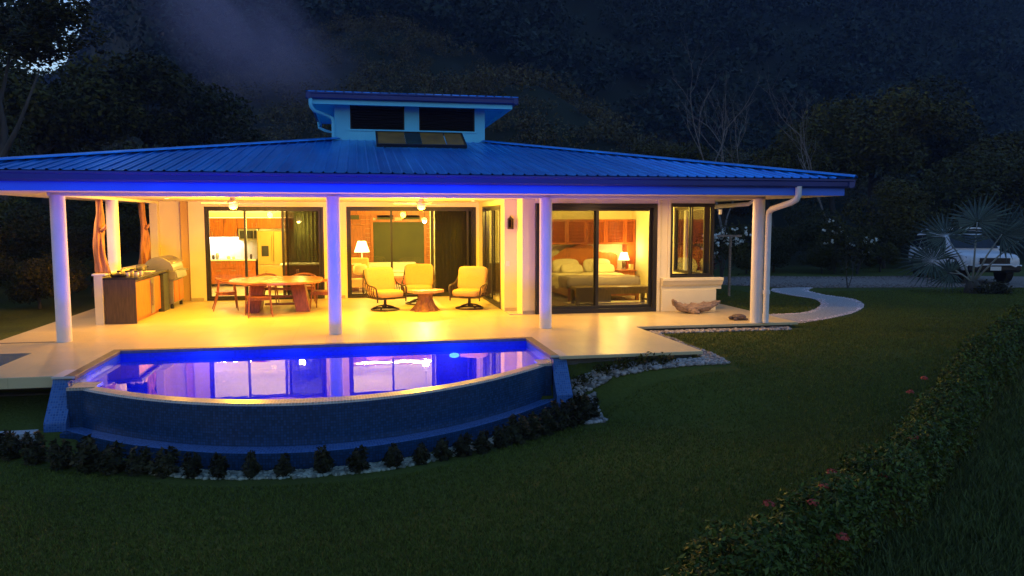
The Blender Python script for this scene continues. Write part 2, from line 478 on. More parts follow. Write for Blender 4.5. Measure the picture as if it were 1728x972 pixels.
# flat glossy blue-grey sheet on the left deck, dark strip along the joint, dark steps below the deck edge
t = tag(MB().box(-9.4, -5.28, 12.55, 13.8, .0015, .004).build("deck_patch", mat("glossy_slab", (.16, .22, .27), .08, var=.15)), kind='structure')
tag(MB().box(-9.4, -5.35, 14.96, 15.03, .001, .0045).build("joint_strip", M['dark_slab']), kind='structure')
for k, lb in enumerate(("upper dark step below the left deck edge", "middle dark step below the left deck edge", "lowest dark step below the left deck edge")):
    tag(MB().box(-8.5, -4.32, 12.4-.32*k, 12.6-.0*k, -1.2, -.38-.16*k).build("garden_step", M['soil'], bev=.01), lb, "step", "steps below the left deck")
def ribbon(left, right, name, mt, lift):
    vs = []; fs = []
    for i in range(len(left)-1):
        pass
    n = len(left); K = 4
    for a, c in zip(left, right):
        for k in range(K+1):
            t = k/K; x = a[0]*(1-t)+c[0]*t; y = a[1]*(1-t)+c[1]*t
            vs.append((x, y, float(gzi(x, y)) + lift + .02*math.sin(math.pi*t)))
    for i in range(n-1):
        for k in range(K):
            fs.append((i*(K+1)+k, i*(K+1)+k+1, (i+1)*(K+1)+k+1, (i+1)*(K+1)+k))
    me = bpy.data.meshes.new(name); me.from_pydata(vs, [], fs)
    o = link(name, me, mt); return tag(o, kind='structure')
def smoothline(p, k=6):
    out = []
    for i in range(len(p)-1):
        p0 = p[max(i-1, 0)]; p1 = p[i]; p2 = p[i+1]; p3 = p[min(i+2, len(p)-1)]
        for j in range(k):
            t = j/k
            out.append(tuple(0.5*((2*b)+(c-a)*t+(2*a-5*b+4*c-d)*t*t+(-a+3*b-3*c+d)*t**3) for a, b, c, d in zip(p0, p1, p2, p3)))
    out.append(p[-1]); return out
pathR = smoothline([(9.25, 15.2), (9.9, 15.55), (10.79, 16.05), (11.98, 16.89), (13.24, 18.23), (14.01, 19.78), (13.95, 21.05), (14.25, 22.4), (15.06, 23.4)])
pathL = smoothline([(9.25, 16.9), (9.85, 17.0), (10.5, 17.05), (11.1, 17.4), (12.2, 18.6), (12.9, 20.0), (12.85, 21.3), (13.0, 22.5), (13.5, 23.3)])
M['path'] = mat("path_gravel", (.40, .37, .36), .95, var=.45, scale=30, bump=.6, bscale=40)
M['drive'] = mat("drive_gravel", (.22, .17, .14), .95, var=.5, scale=14, bump=.6, bscale=25)
ribbon(pathL, pathR, "garden_path", M['path'], .006)
driN = [(12.5, 25.0), (13.9, 23.6), (15.5, 23.2), (17.5, 22.9), (19.3, 22.6), (21, 22.3), (26, 20), (34, 17)]
driF = [(12.5, 28.6), (14.1, 28.3), (16.2, 28.2), (18.2, 27.5), (20.2, 27.3), (23, 27.3), (29, 25), (38, 22)]
ribbon(driF, driN, "driveway", M['drive'], .010)

# ================================================================== house
HX, HY = 1.42, 22.3
house = thing("house", (HX, HY, 0), "single-storey white house with broad metal hip roof in dusk-sky blue and open lit terrace", "house")
def hp(mb, name, mt, bev=0.0, smooth=False, parent=None): return mb.build(name, mt, parent or house, bev, smooth)
# walls
w = MB()
w.box(-4.4, -4.0, 21.8, 22.0, 0, 2.66).box(-.92, -.30, 21.8, 22.0, 0, 2.66).box(3.31, 3.4, 21.8, 22.0, 0, 2.66)
w.box(-4.0, -.92, 21.801, 21.999, 2.52, 2.66).box(-.30, 3.31, 21.801, 21.999, 2.53, 2.66)
hp(w, "terrace_wall", M['wall'])
hp(MB().box(-5.36, -5.16, 21.78, 22.1, 0, 2.66), "corner_pier", M['wall'], .01)
hp(MB().box(-5.16, -4.62, 22.0, 22.12, 0, 2.66), "terrace_wall", M['wall'])
hp(MB().box(-4.62, -4.4, 21.9, 22.02, 0, 2.66), "side_panel", M['ochre'])
w = MB(); w.box(3.4, 3.55, 21.1, 21.99, 0, 2.66).box(3.4, 3.7, 17.95, 18.42, 0, 2.66).box(3.4, 3.55, 18.42, 21.1, 2.53, 2.66)
w.box(3.7, 4.0, 17.3, 18.1, 0, 2.66)
hp(w, "recess_wall", M['wall'])
w = MB(); w.box(4.0, 6.95, 17.2, 17.4, 2.55, 2.66).box(6.95, 7.27, 17.19, 17.42, 0, 2.66).box(7.27, 8.38, 17.2, 17.4, 2.56, 2.66).box(7.27, 8.4, 17.2, 17.4, 0, .80)
hp(w, "bedroom_front_wall", M['wall'])
hp(MB().box(6.93, 7.00, 17.15, 17.3, 0, 2.655).box(7.19, 7.25, 17.16, 17.3, 0.8, 2.655), "pilaster_trim", M['wall'], .006)
w = MB(); w.box(8.2, 8.4, 17.4, 19.2, 0, .8).box(8.2, 8.4, 17.4, 19.2, 2.5, 2.66).box(8.2, 8.4, 19.2, 22.6, 0, 2.66).box(8.2, 8.4, 22.6, 30.2, 0, 2.66)
hp(w, "side_wall", M['wall'])
hp(MB().box(-5.3, 8.4, 30.0, 30.2, 0, 2.66).box(-5.36, -5.16, 22.1, 30.0, 0, 2.66), "rear_wall", M['wall'])
# skirting
for q in ((-5.15, -4.63, 21.985, 22.0), (-4.4, -4.07, 21.785, 21.8), (3.41, 3.7, 17.935, 17.95), (3.71, 3.99, 17.285, 17.3), (-.85, -.37, 21.785, 21.8)):
    hp(MB().box(*q, 0, .08), "skirting", M['base'])
# moulded sill block of the bay window
prof = [(17.2, .52), (17.12, .52), (17.12, .60), (17.06, .64), (17.02, .72), (17.0, .74), (17.0, .80), (17.2, .80)]
hp(MB().prism(prof, 7.02, 8.56, 'x'), "window_ledge", M['wall'], .008)
hp(MB().box(7.03, 8.42, 17.10, 17.2, 0, .52), "ledge_base", M['wall'], .01)
# floor-to-ceiling inner partitions
hp(MB().box(-5.16, 3.4, 26.9, 27.1, 0, 2.66), "partition", M['wall'])
hp(MB().box(4.0, 4.2, 18.1, 22.5, 0, 2.66), "partition", M['wall'])
hp(MB().box(3.55, 8.2, 22.45, 22.6, 0, 2.66), "partition", M['wall'])
# ceiling and soffit
hp(MB().box(-6.84, 9.68, 14.12, 30.6, 2.661, 2.70), "ceiling", M['ceil'])
# ring beam over the columns
hp(MB().box(-5.33, 8.42, 14.93, 15.11, 2.60, 2.661).box(-5.33, -5.15, 15.11, 21.78, 2.60, 2.661), "ring_beam", M['ceil'], .006)
# columns
for x, y in ((-5.2, 15.02), (-.45, 15.02), (3.69, 15.02), (8.3, 14.98), (-5.24, 18.25)):
    hp(MB().lathe([(.125, 0), (.125, 2.62)], (x, y, 0), 28), "column", M['column'], smooth='auto')
# fascia + gutter
XL, XR, YF, YB, ZE = -7.0, 9.84, 13.95, 30.8, 3.0
f = MB(); f.box(XL+.15, XR-.15, 14.10, 14.125, 2.665, 2.86).box(XL+.15, XR-.15, 30.6, 30.62, 2.665, 2.86)
f.box(XL+.15, XL+.175, 14.125, 30.6, 2.665, 2.86).box(XR-.175, XR-.15, 14.125, 30.6, 2.665, 2.86)
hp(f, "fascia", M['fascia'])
g = MB()
gp = [(.15, 2.83), (.12, 2.815), (.06, 2.82), (.03, 2.85), (.025, 2.93), (.0, 2.955), (.0, 2.985), (.015, 2.985), (.02, 2.96), (.04, 2.94), (.15, 2.94)]
g.prism([(YF+a, z) for a, z in gp], XL, XR, 'x')
g.prism([(XR-a, z) for a, z in gp], YF, YB, 'y').prism([(XL+a, z) for a, z in gp], YF, YB, 'y')
hp(g, "gutter", M['gutter'])
# roof of ribbed sheets
D = 6.49; SL = (4.20-ZE)/D
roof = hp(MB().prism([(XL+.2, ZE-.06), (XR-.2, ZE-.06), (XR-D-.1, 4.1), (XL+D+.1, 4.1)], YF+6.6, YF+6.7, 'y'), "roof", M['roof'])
def sheet(x0, x1, X0, X1, pitch=0.2):
    """one ribbed sheet of the front slope, in (along, up-slope) space, cut at the hips"""
    xs = []
    x = x0
    k0 = round((x0-X0)/pitch)
    n = max(1, round((x1-x0)/pitch))
    for k in range(n):
        c = x0 + k*pitch
        xs += [(c, 0), (c+.012, .024), (c+.040, .024), (c+.052, 0), (c+.12, .0), (c+.126, .005), (c+.134, .0)]
    xs.append((x1-.0015, 0))
    vs = []; fs = []
    for xx, h in xs:
        d = max(0.0, min(xx-X0, X1-xx, D))
        z0 = h - (0.0 if True else 0)
        vs.append((xx, YF+.02, ZE+z0)); vs.append((xx, YF+.02+max(d-.02, 0.001), ZE+SL*d+z0))
    for i in range(len(xs)-1):
        fs.append((2*i, 2*i+2, 2*i+3, 2*i+1))
    return vs, fs
x = XL
while x < XR-.01:
    x1 = min(x+1.0, XR)
    vs, fs = sheet(x, x1, XL, XR)
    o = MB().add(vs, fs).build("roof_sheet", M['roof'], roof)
    x = x1
cxm, cym = (XL+XR)/2, (YF+YB)/2
for ang in (90, 180, 270):          # the slopes the camera hardly sees
    vs, fs = sheet(XL, XL+16.8, XL, XR)
    m3 = Matrix.Rotation(R(ang), 3, 'Z')
    vs = [tuple(Vector((cxm, cym, 0)) + m3 @ (Vector(v)-Vector((cxm, cym, 0)))) for v in vs]
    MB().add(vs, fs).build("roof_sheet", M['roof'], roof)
# hip caps
for a, c in (((XL, YF), (XL+D, YF+D)), ((XR, YF), (XR-D, YF+D)), ((XR, YB), (XR-D, YB-D)), ((XL, YB), (XL+D, YB-D))):
    dv = Vector((c[0]-a[0], c[1]-a[1], 0)).normalized(); nv = Vector((-dv.y, dv.x, 0))
    mb = MB(); vs = []
    for (px, py, pz) in ((a[0], a[1], ZE+.0), (c[0], c[1], ZE+SL*D)):
        p = Vector((px, py, pz))
        for o_, h in ((-.17, .025), (-.165, .045), (-.03, .075), (.03, .075), (.165, .045), (.17, .025)):
            vs.append(tuple(p + nv*o_ + Vector((0, 0, h))))
    mb.add(vs, [(k, k+1, k+7, k+6) for k in range(5)])
    mb.build("hip_cap", M['roof'], roof)

# cupola
CX0, CX1, CY0, CY1 = -.53, 3.35, 20.44, 24.3
cup = MB()
cup.box(CX0, -.14, CY0, CY0+.15, 3.9, 5.12).box(1.24, 1.62, CY0, CY0+.15, 3.9, 5.12).box(3.08, CX1, CY0, CY0+.15, 3.9, 5.12)
cup.box(-.14, 1.24, CY0+.001, CY0+.149, 3.9, 4.49).box(1.62, 3.08, CY0+.001, CY0+.149, 3.9, 4.49).box(-.14, 1.24, CY0+.001, CY0+.149, 5.09, 5.12).box(1.62, 3.08, CY0+.001, CY0+.149, 5.09, 5.12)
cup.box(CX0, CX0+.15, CY0+.15, CY1, 3.9, 5.12).box(CX1-.15, CX1, CY0+.15, CY1, 3.9, 5.12).box(CX0+.15, CX1-.15, CY1-.15, CY1, 3.9, 5.12)
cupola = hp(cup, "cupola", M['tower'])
for a, c in ((-.14, 1.24), (1.62, 3.08)):
    l = MB()
    for k in range(9):
        l.obox(((a+c)/2, CY0+.09, 4.53+.064*k), (c-a-.02, .07, .012), (R(35), 0, 0))
    l.box(a, c, CY0+.13, CY0+.14, 4.49, 5.09)
    l.box(a, a+.03, CY0+.03, CY0+.12, 4.49, 5.09).box(c-.03, c, CY0+.03, CY0+.12, 4.49, 5.09)
    l.build("louvre_window", M['black'], cupola)
MB().box(-.2, 3.14, CY0-.03, CY0, 4.445, 4.485).build("window_sill", M['tower'], cupola)
U0, U1, V0, V1 = -1.19, 4.12, 19.75, 25.0
MB().box(U0+.16, U1-.16, V0+.14, V1-.14, 5.12, 5.15).build("soffit", M['tower'], cupola)
fb = MB(); fb.box(U0+.14, U1-.14, V0+.12, V0+.14, 5.02, 5.16).box(U0+.14, U0+.16, V0+.14, V1-.14, 5.02, 5.16).box(U1-.16, U1-.14, V0+.14, V1-.14, 5.02, 5.16)
fb.build("fascia", M['tower'], cupola)
gg = MB(); g2 = [(.12, 5.13), (.05, 5.13), (.025, 5.16), (.02, 5.25), (0, 5.27), (0, 5.30), (.015, 5.30), (.03, 5.27), (.12, 5.27)]
gg.prism([(V0+a, z) for a, z in g2], U0, U1, 'x').prism([(U1-a, z) for a, z in g2], V0, V1, 'y').prism([(U0+a, z) for a, z in g2], V0, V1, 'y')
gg.build("gutter", M['gutter'], cupola)
cr = MB(); mx, my = (U0+U1)/2, (V0+V1)/2; zt = 5.30+.16*(V1-V0)/2
N = 24
def ribbed(p0, p1, apex):
    vs = []; fs = []
    for i in range(N):
        for t, h in ((0, 0), (.08, .02), (.2, .02), (.28, 0)):
            q = Vector(p0).lerp(Vector(p1), (i+t)/N); vs.append(tuple(q+Vector((0, 0, h)))); vs.append(tuple(q.lerp(Vector(apex), .985)+Vector((0, 0, h))))
    q = Vector(p1); vs.append(tuple(q)); vs.append(tuple(q.lerp(Vector(apex), .985)))
    return vs, [(2*i, 2*i+2, 2*i+3, 2*i+1) for i in range(len(vs)//2-1)]
cs = [(U0, V0, 5.30), (U1, V0, 5.30), (U1, V1, 5.30), (U0, V1, 5.30)]
for i in range(4): cr.add(*ribbed(cs[i], cs[(i+1) % 4], (mx, my, zt)))
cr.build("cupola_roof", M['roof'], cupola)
MB().tube([(-1.08, 19.8, 5.14), (-1.08, 19.8, 5.0), (-1.06, 19.83, 4.93), (-1.0, 19.95, 4.86), (-.68, 20.38, 4.79), (-.58, 20.4, 4.74), (-.56, 20.4, 4.66), (-.56, 20.4, 4.17)], .045, 10).build("downpipe", M['tower'], cupola, smooth='auto')
MB().tube([(U0+.09, V1-.6, 5.12), (U0+.1, V1-.6, 4.95), (-.9, V1-.7, 4.85), (-.62, V1-.75, 4.78), (-.6, V1-.75, 4.1)], .045, 10).build("downpipe", M['tower'], cupola, smooth='auto')
# main downpipes
dp = [(8.62, 14.03, 2.84), (8.62, 14.03, 2.66), (8.60, 14.06, 2.58), (8.54, 14.16, 2.52), (8.42, 14.66, 2.40), (8.42, 14.77, 2.34), (8.42, 14.79, 2.26), (8.42, 14.79, 0.01)]
hp(MB().tube(dp, .062, 14), "downpipe", M['pipe'], smooth='auto')
hp(MB().lathe([(.075, 0), (.075, .08)], (8.42, 14.79, .62), 14), "pipe_collar", M['pipe'], smooth='auto')
hp(MB().tube([(9.6, 17.6, 2.84), (9.6, 17.6, 2.64), (9.5, 17.65, 2.56), (8.6, 18.9, 2.46), (8.47, 19.05, 2.40), (8.47, 19.05, .01)], .05, 12), "downpipe", M['pipe'], smooth='auto')
# outlets and switch plates
hp(MB().box(3.44, 3.53, 17.938, 17.95, 1.08, 1.20), "switch_plate", M['porcelain'], .003)
hp(MB().box(8.42, 8.47, 17.0, 17.1, 2.30, 2.42), "junction_box", M['pipe'], .005)

_nt = M['roof'].node_tree; _b = _nt.nodes["Principled BSDF"]; _src = _b.inputs['Base Color'].links[0].from_socket
_oi = _nt.nodes.new("ShaderNodeObjectInfo"); _mr = _nt.nodes.new("ShaderNodeMapRange"); _mr.inputs[3].default_value = .84; _mr.inputs[4].default_value = 1.1
_hs = _nt.nodes.new("ShaderNodeHueSaturation"); _nt.links.new(_oi.outputs['Random'], _mr.inputs[0]); _nt.links.new(_mr.outputs[0], _hs.inputs['Value'])
_nt.links.new(_src, _hs.inputs['Color']); _nt.links.new(_hs.outputs[0], _b.inputs['Base Color'])
# ------------------------------------------------------------------ glazing
GLASS, *_ = glassmat("window_glass", (.95, .96, .94), 1.45)
SCREEN = bpy.data.materials.new("insect_screen"); SCREEN.use_nodes = True
_nt = SCREEN.node_tree; _nt.nodes.clear()
_o = _nt.nodes.new("ShaderNodeOutputMaterial"); _m = _nt.nodes.new("ShaderNodeMixShader"); _m.inputs[0].default_value = .48
_t = _nt.nodes.new("ShaderNodeBsdfTransparent"); _d = _nt.nodes.new("ShaderNodeBsdfDiffuse"); _d.inputs[0].default_value = (.028, .026, .008, 1)
_nt.links.new(_t.outputs[0], _m.inputs[1]); _nt.links.new(_d.outputs[0], _m.inputs[2]); _nt.links.new(_m.outputs[0], _o.inputs[0])

LIGHTSCREEN = SCREEN.copy(); LIGHTSCREEN.name = "fine_insect_screen"
[n for n in LIGHTSCREEN.node_tree.nodes if n.bl_idname == "ShaderNodeMixShader"][0].inputs[0].default_value = .36
def rect_frame(mb, plane, c, a0, a1, z0, z1, t, d):
    """hollow rectangle: plane 'y' runs along x at y=c; plane 'x' runs along y at x=c"""
    def B(p0, p1, q0, q1):
        if plane == 'y': mb.box(p0, p1, c, c+d, q0, q1)
        else: mb.box(c, c+d, p0, p1, q0, q1)
    B(a0, a0+t, z0, z1); B(a1-t, a1, z0, z1); B(a0+t, a1-t, z1-t, z1); B(a0+t, a1-t, z0, z0+t)
def glazed(name, plane, c, a0, a1, z0, z1, t, d, sashes, st=.055):
    """frame part with sash and pane sub-parts. sashes: (a0,a1,offset,kind)"""
    mb = MB(); rect_frame(mb, plane, c, a0, a1, z0, z1, t, d)
    fr = hp(mb, name, M['bronze'], .004)
    for s0, s1, off, kind in sashes:
        sb = MB(); rect_frame(sb, plane, c+off, s0, s1, z0+t, z1-t, st, .035)
        sb.build("sash", M['bronze'], fr)
        pb = MB(); e = st
        if plane == 'y': pb.box(s0+e, s1-e, c+off+.014, c+off+.020, z0+t+e, z1-t-e)
        else: pb.box(c+off+.014, c+off+.020, s0+e, s1-e, z0+t+e, z1-t-e)
        pb.build("screen" if kind in 'sf' else "pane", {'s': SCREEN, 'f': LIGHTSCREEN}.get(kind, GLASS), fr)
    return fr
# kitchen: two clear leaves, stacked screens at the right
glazed("sliding_door", 'y', 21.79, -4.0, -.92, 0, 2.52, .06, .20, [(-3.94, -2.95, .03, 'g'), (-3.0, -1.98, .08, 'g'), (-2.02, -1.0, .03, 's'), (-1.92, -.98, .12, 's')])
glazed("sliding_door", 'y', 21.79, -.30, 3.31, 0, 2.53, .06, .20, [(-.24, .95, .03, 'g'), (.9, 2.08, .08, 'g'), (2.05, 3.1, .03, 's'), (2.15, 3.25, .12, 's')])
glazed("sliding_door", 'x', 3.38, 18.42, 21.1, 0, 2.53, .06, .19, [(18.48, 19.8, .03, 'g'), (19.75, 21.04, .09, 'g')])
glazed("sliding_door", 'y', 17.18, 4.0, 6.93, 0, 2.55, .10, .20, [(4.1, 5.5, .03, 'f'), (4.12, 5.5, .13, 'g'), (5.4, 6.83, .09, 'g')], st=.07)
glazed("bay_window", 'y', 17.18, 7.27, 8.37, .805, 2.56, .045, .16, [(7.315, 7.86, .08, 'g'), (7.74, 8.325, .03, 'g')], st=.04)
glazed("side_window", 'x', 8.22, 17.42, 19.2, .8, 2.5, .04, .16, [(17.46, 19.16, .03, 'g')], st=.03)

# ================================================================== pool
WZ = -.12
def tile_uv(o, fn):
    me = o.data; uv = me.uv_layers.new(name="uv")
    for p in me.polygons:
        n = p.normal
        for li in p.loop_indices:
            v = me.vertices[me.loops[li].vertex_index].co
            uv.data[li].uv = fn(Vector((v.x+PX, v.y+PY, v.z)), n)
    return o
def uvf(v, n):
    if abs(n.z) > .75: return (v.x, v.y)
    if abs(n.x) > abs(n.y)*1.5: return (v.y, v.z)
    return (v.x, v.z/max(.6, math.sqrt(1-n.z*n.z)))
PX, PY = -.45, 11.9
pool = thing("pool", (PX, PY, -1.3), "infinity pool with a curved blue mosaic wall and glowing blue water", "swimming pool")
M['mosaic'] = gridmat("blue_mosaic", (.008, .045, .12), (.012, .035, .075), .036, .036, .25, mortar=.003, bump=.8, coord='UV', varcol=(.012, .065, .19))
M['mosaic_in'] = gridmat("pool_lining", (.006, .026, .34), (.014, .045, .36), .040, .040, .3, mortar=.004, bump=.4, coord='UV', varcol=(.010, .04, .44))
M['rim'] = gridmat("rim_mosaic", (.48, .36, .26), (.62, .55, .47), .040, .040, .28, mortar=.005, bump=.8, coord='UV', var=.25)
M['wing'] = gridmat("wing_mosaic", (.025, .10, .33), (.09, .18, .38), .034, .034, .25, mortar=.004, bump=.8, coord='UV', varcol=(.05, .16, .46))
XA, XB = -3.93, 3.02
xs = np.linspace(XA-.0, XB+.0, 61)
def strip(prof, name, mt, parent=pool, x=xs, smooth=False):
    """sweep (offset outward, z) points along the arc"""
    vs = []; fs = []; uv = []
    s = 0; K = len(prof)
    for i, xx in enumerate(x):
        dx = 1.0; dy = .306*(xx+.65); L = math.hypot(dx, dy)
        nx, ny = dy/L, -dx/L
        nx *= .35
        if i: s += math.hypot(xx-x[i-1], arc(xx)-arc(x[i-1]))
        t = 0
        for j, (o, z) in enumerate(prof):
            if j: t += math.hypot(o-prof[j-1][0], z-prof[j-1][1])
            vs.append((xx+nx*o, arc(xx)+ny*o, z)); uv.append((s, t))
    for i in range(len(x)-1):
        for j in range(K-1):
            fs.append((i*K+j, (i+1)*K+j, (i+1)*K+j+1, i*K+j+1))
    o = MB().add(vs, fs).build(name, mt, parent, smooth=smooth)
    l = o.data.uv_layers.new(name="uv")
    for p in o.data.polygons:
        for li in p.loop_indices: l.data[li].uv = uv[o.data.loops[li].vertex_index]
    return o
strip([(-.27, -1.3), (-.27, WZ-.015), (-.24, WZ+.002)], "inner_wall", M['mosaic_in'])
strip([(-.24, WZ+.002), (-.03, WZ-.004), (0, WZ-.03)], "rim", M['rim'])
strip([(0, WZ-.03), (.02, -.64), (.02, -.665)], "outer_wall", M['mosaic'])
strip([(.02, -.665), (.30, -.655), (.33, -.66)], "basin_ledge", M['wing'])
strip([(.33, -.66), (.335, -1.15)], "basin_wall", M['mosaic'])
def tiled(mb, name, mt, bev=0):
    o = mb.build(name, mt, pool, bev); return tile_uv(o, uvf)
tiled(MB().add([(XA, 13.76, -1.3), (XB, 13.76, -1.3), (XB, 13.76, -.03), (XA, 13.76, -.03)], [(0, 1, 2, 3)]), "inner_wall", M['mosaic_in'])
tiled(MB().add([(XA, 11.4, -1.3), (XA, 13.76, -1.3), (XA, 13.76, -.03), (XA, 11.4, -.03)], [(0, 1, 2, 3)]), "inner_wall", M['mosaic_in'])
tiled(MB().add([(XB, 13.76, -1.3), (XB, 11.75, -1.3), (XB, 11.75, -.03), (XB, 13.76, -.03)], [(0, 1, 2, 3)]), "inner_wall", M['mosaic_in'])
fp = [(XA, 13.76)] + [(x, arc(x)+.2) for x in np.linspace(XA, XB, 31)] + [(XB, 13.76)]
tiled(MB().add([(a, c, -1.3) for a, c in fp], [tuple(range(len(fp)))[::-1]]), "pool_floor", M['mosaic_in'])
# coping
cp = MB(); cp.box(XA-.13, XB+.13, 13.745, 13.89, -.05, .006)
cp.box(XA-.13, XA+.015, 11.62, 13.745, -.05, .006).box(XB-.015, XB+.13, 11.9, 13.745, -.05, .006)
cp.build("coping", M['stone'], pool, .006)
for x0, y0 in ((XA+.001, 11.5), (XB-.009, 11.85)):
    tiled(MB().box(x0, x0+.008, y0, 13.745, WZ-.05, -.045), "waterline_tiles", M['wing'])
# wing walls at both ends of the overflow edge
def wing(xi, xo, yt, yf, name="wing_wall"):
    poly = [(yt+.5, -.03), (yt-.02, -.03), (yt-.04, -.09), (yf, -.56), (yf-.04, -1.2), (yt+.5, -1.2)]
    o = MB().prism(poly, min(xi, xo), max(xi, xo), 'x').build(name, M['wing'], pool, .006)
    tile_uv(o, lambda v, n: (v.x, v.y) if n.z > .75 else ((v.y, v.z) if abs(n.x) > .7 else (v.x, v.z*1.12)))
    MB().box(min(xi, xo)-.01, max(xi, xo)+.01, yt-.05, yt+.5, -.03, .003).build("wing_cap", M['rim'], pool, .006)
    return o
wing(XB+.0, XB+.26, 11.93, 11.52)
wing(XA-.0, XA-.28, 11.66, 11.24)
for a, c in ((XA-.02, XA+.34), (XB-.22, XB+.02)):
    yy = arc((a+c)/2)
    tiled(MB().box(a, c, yy-.02, yy+.34, -.9, WZ-.03), "rim_end", M['mosaic'])
    tiled(MB().box(a, c, yy-.022, yy+.34, WZ-.029, WZ+.012), "rim_end_cap", M['rim'])
tiled(MB().box(XB-.34, XB+.02, 11.36, 11.97, -1.0, -.668), "basin_end", M['mosaic']); tiled(MB().box(XA-.02, XA+.34, 11.06, 11.7, -1.0, -.668), "basin_end", M['mosaic'])
# water
WATER, wnt, wfr, wgl, wtr = glassmat("pool_water", (.50, .66, .98), 1.33, .012)
wtc = wnt.nodes.new("ShaderNodeTexCoord"); wnz = wnt.nodes.new("ShaderNodeTexNoise"); wnz.inputs['Scale'].default_value = 2.2; wnz.inputs['Detail'].default_value = 2
wbp = wnt.nodes.new("ShaderNodeBump"); wbp.inputs['Strength'].default_value = .035; wbp.inputs['Distance'].default_value = .03
wnt.links.new(wtc.outputs['Object'], wnz.inputs[0]); wnt.links.new(wnz.outputs[0], wbp.inputs['Height'])
wnt.links.new(wbp.outputs[0], wfr.inputs['Normal']); wnt.links.new(wbp.outputs[0], wgl.inputs['Normal'])
wp = [(XA+.002, 13.757)] + [(x, arc(x)+.235) for x in np.linspace(XA+.002, XB-.002, 61)] + [(XB-.002, 13.757)]
o = MB().add([(a, c, WZ) for a, c in wp], [tuple(range(len(wp)))[::-1]]).build("pool_water", WATER); tag(o, kind='structure')
for p in o.data.polygons:
    if p.normal.z < 0: o.data.flip_normals(); break

BLUE = (.004, .035, 1.0)
M['led'] = emis("pool_led", (.10, .30, 1.0), 5)
def area(name, loc, tgt, size, power, col, parent=None, spread=None, shape='DISK', size_y=None):
    l = bpy.data.lights.new(name, 'AREA'); l.shape = shape; l.size = size; l.energy = power; l.color = col
    if size_y: l.size_y = size_y
    if spread: l.spread = spread
    o = bpy.data.objects.new(name, l); COL.objects.link(o)
    o.location = loc
    o.rotation_euler = (Vector(tgt)-Vector(loc)).to_track_quat('-Z', 'Y').to_euler()
    if parent: o.parent = parent
    return o
def point(name, loc, power, col, r=.08, parent=None):
    l = bpy.data.lights.new(name, 'POINT'); l.energy = power; l.color = col; l.shadow_soft_size = r
    o = bpy.data.objects.new(name, l); COL.objects.link(o); o.location = loc
    if parent: o.parent = parent
    return o
PLAB = ["round underwater light at the left end of the curved pool wall", "round underwater light left of the middle of the curved pool wall", "round underwater light right of the middle of the curved pool wall", "round underwater light at the right end of the curved pool wall"]
for i, x in enumerate((-3.0, -1.4, .3, 1.9)):
    y = arc(x)+.29
    t = thing("pool_light", (x, y, -.55), PLAB[i], "pool light", "underwater lights in the curved pool wall")
    MB().lathe([(.09, -.02), (.09, .0), (.07, .012)], (x, y, -.55), 16).build("lens", M['led'], t)
    t.children[0].rotation_euler = (R(-90), 0, 0)
    area("pool_light_beam", (0, .05, 0), (0, 4.0, 3.0),  .16, 105, BLUE, t, R(170))
t = thing("pool_light", (1.68, 13.74, -.27), "round underwater light glowing on the far pool wall near the right end", "pool light")
MB().lathe([(.10, -.02), (.10, .0), (.08, .012)], (1.68, 13.74, -.27), 18).build("lens", M['led'], t)
t.children[0].rotation_euler = (R(90), 0, 0); t.children[0].scale = (.9, .45, 1)
area("pool_light_beam", (0, -.05, 0), (0, -3, -1.0), .16, 30, BLUE, t, R(170))

# ================================================================== lamps on the terrace and in the rooms
WARM = (1.0, .49, .006)
M['globe'] = emis("lit_globe", (1.0, .74, .30), 1.1)
def fan(x, y, rz, label, n=4):
    t = thing("ceiling_fan", (x, y, 2.66), label, "ceiling fan", "ceiling fans over the terrace")
    MB().lathe([(.07, -.045), (.07, 0)], (x, y, 2.66), 16).build("canopy", M['porcelain'], t, smooth='auto')
    MB().lathe([(.05, -.165), (.11, -.15), (.12, -.09), (.07, -.045)], (x, y, 2.66), 20).build("motor", M['porcelain'], t, smooth='auto')
    g = MB().lathe([(.02, -.25), (.07, -.235), (.095, -.20), (.09, -.166)], (x, y, 2.66), 18).build("light_globe", M['globe'], t, smooth=True)
    for k in range(n):
        a = rz + 2*math.pi*k/n
        mb = MB(); c, s = math.cos(a), math.sin(a); pts = []
        for r, wd in ((.10, .035), (.2, .06), (.62, .075), (.66, .05)):
            for sg in (1, -1):
                pts.append((x+c*r - s*wd*sg, y+s*r + c*wd*sg, 2.66-.115+.012*sg))
        top = [(a_, b_, c_+.01) for a_, b_, c_ in pts]
        fs = []
        for q in range(3):
            fs += [(2*q, 2*q+2, 2*q+3, 2*q+1), (8+2*q, 8+2*q+1, 8+2*q+3, 8+2*q+2), (2*q, 8+2*q, 8+2*q+2, 2*q+2), (2*q+1, 2*q+3, 8+2*q+3, 8+2*q+1)]
        fs += [(0, 1, 9, 8), (6, 14, 15, 7)]
        mb.add(pts+top, fs).build("blade", M['porcelain'], t)
    return t
fan(-2.72, 18.2, .12, "white ceiling fan with lit globe above the round dining table")
fan(1.47, 18.2, .20, "white ceiling fan with lit globe above the swivel armchairs")
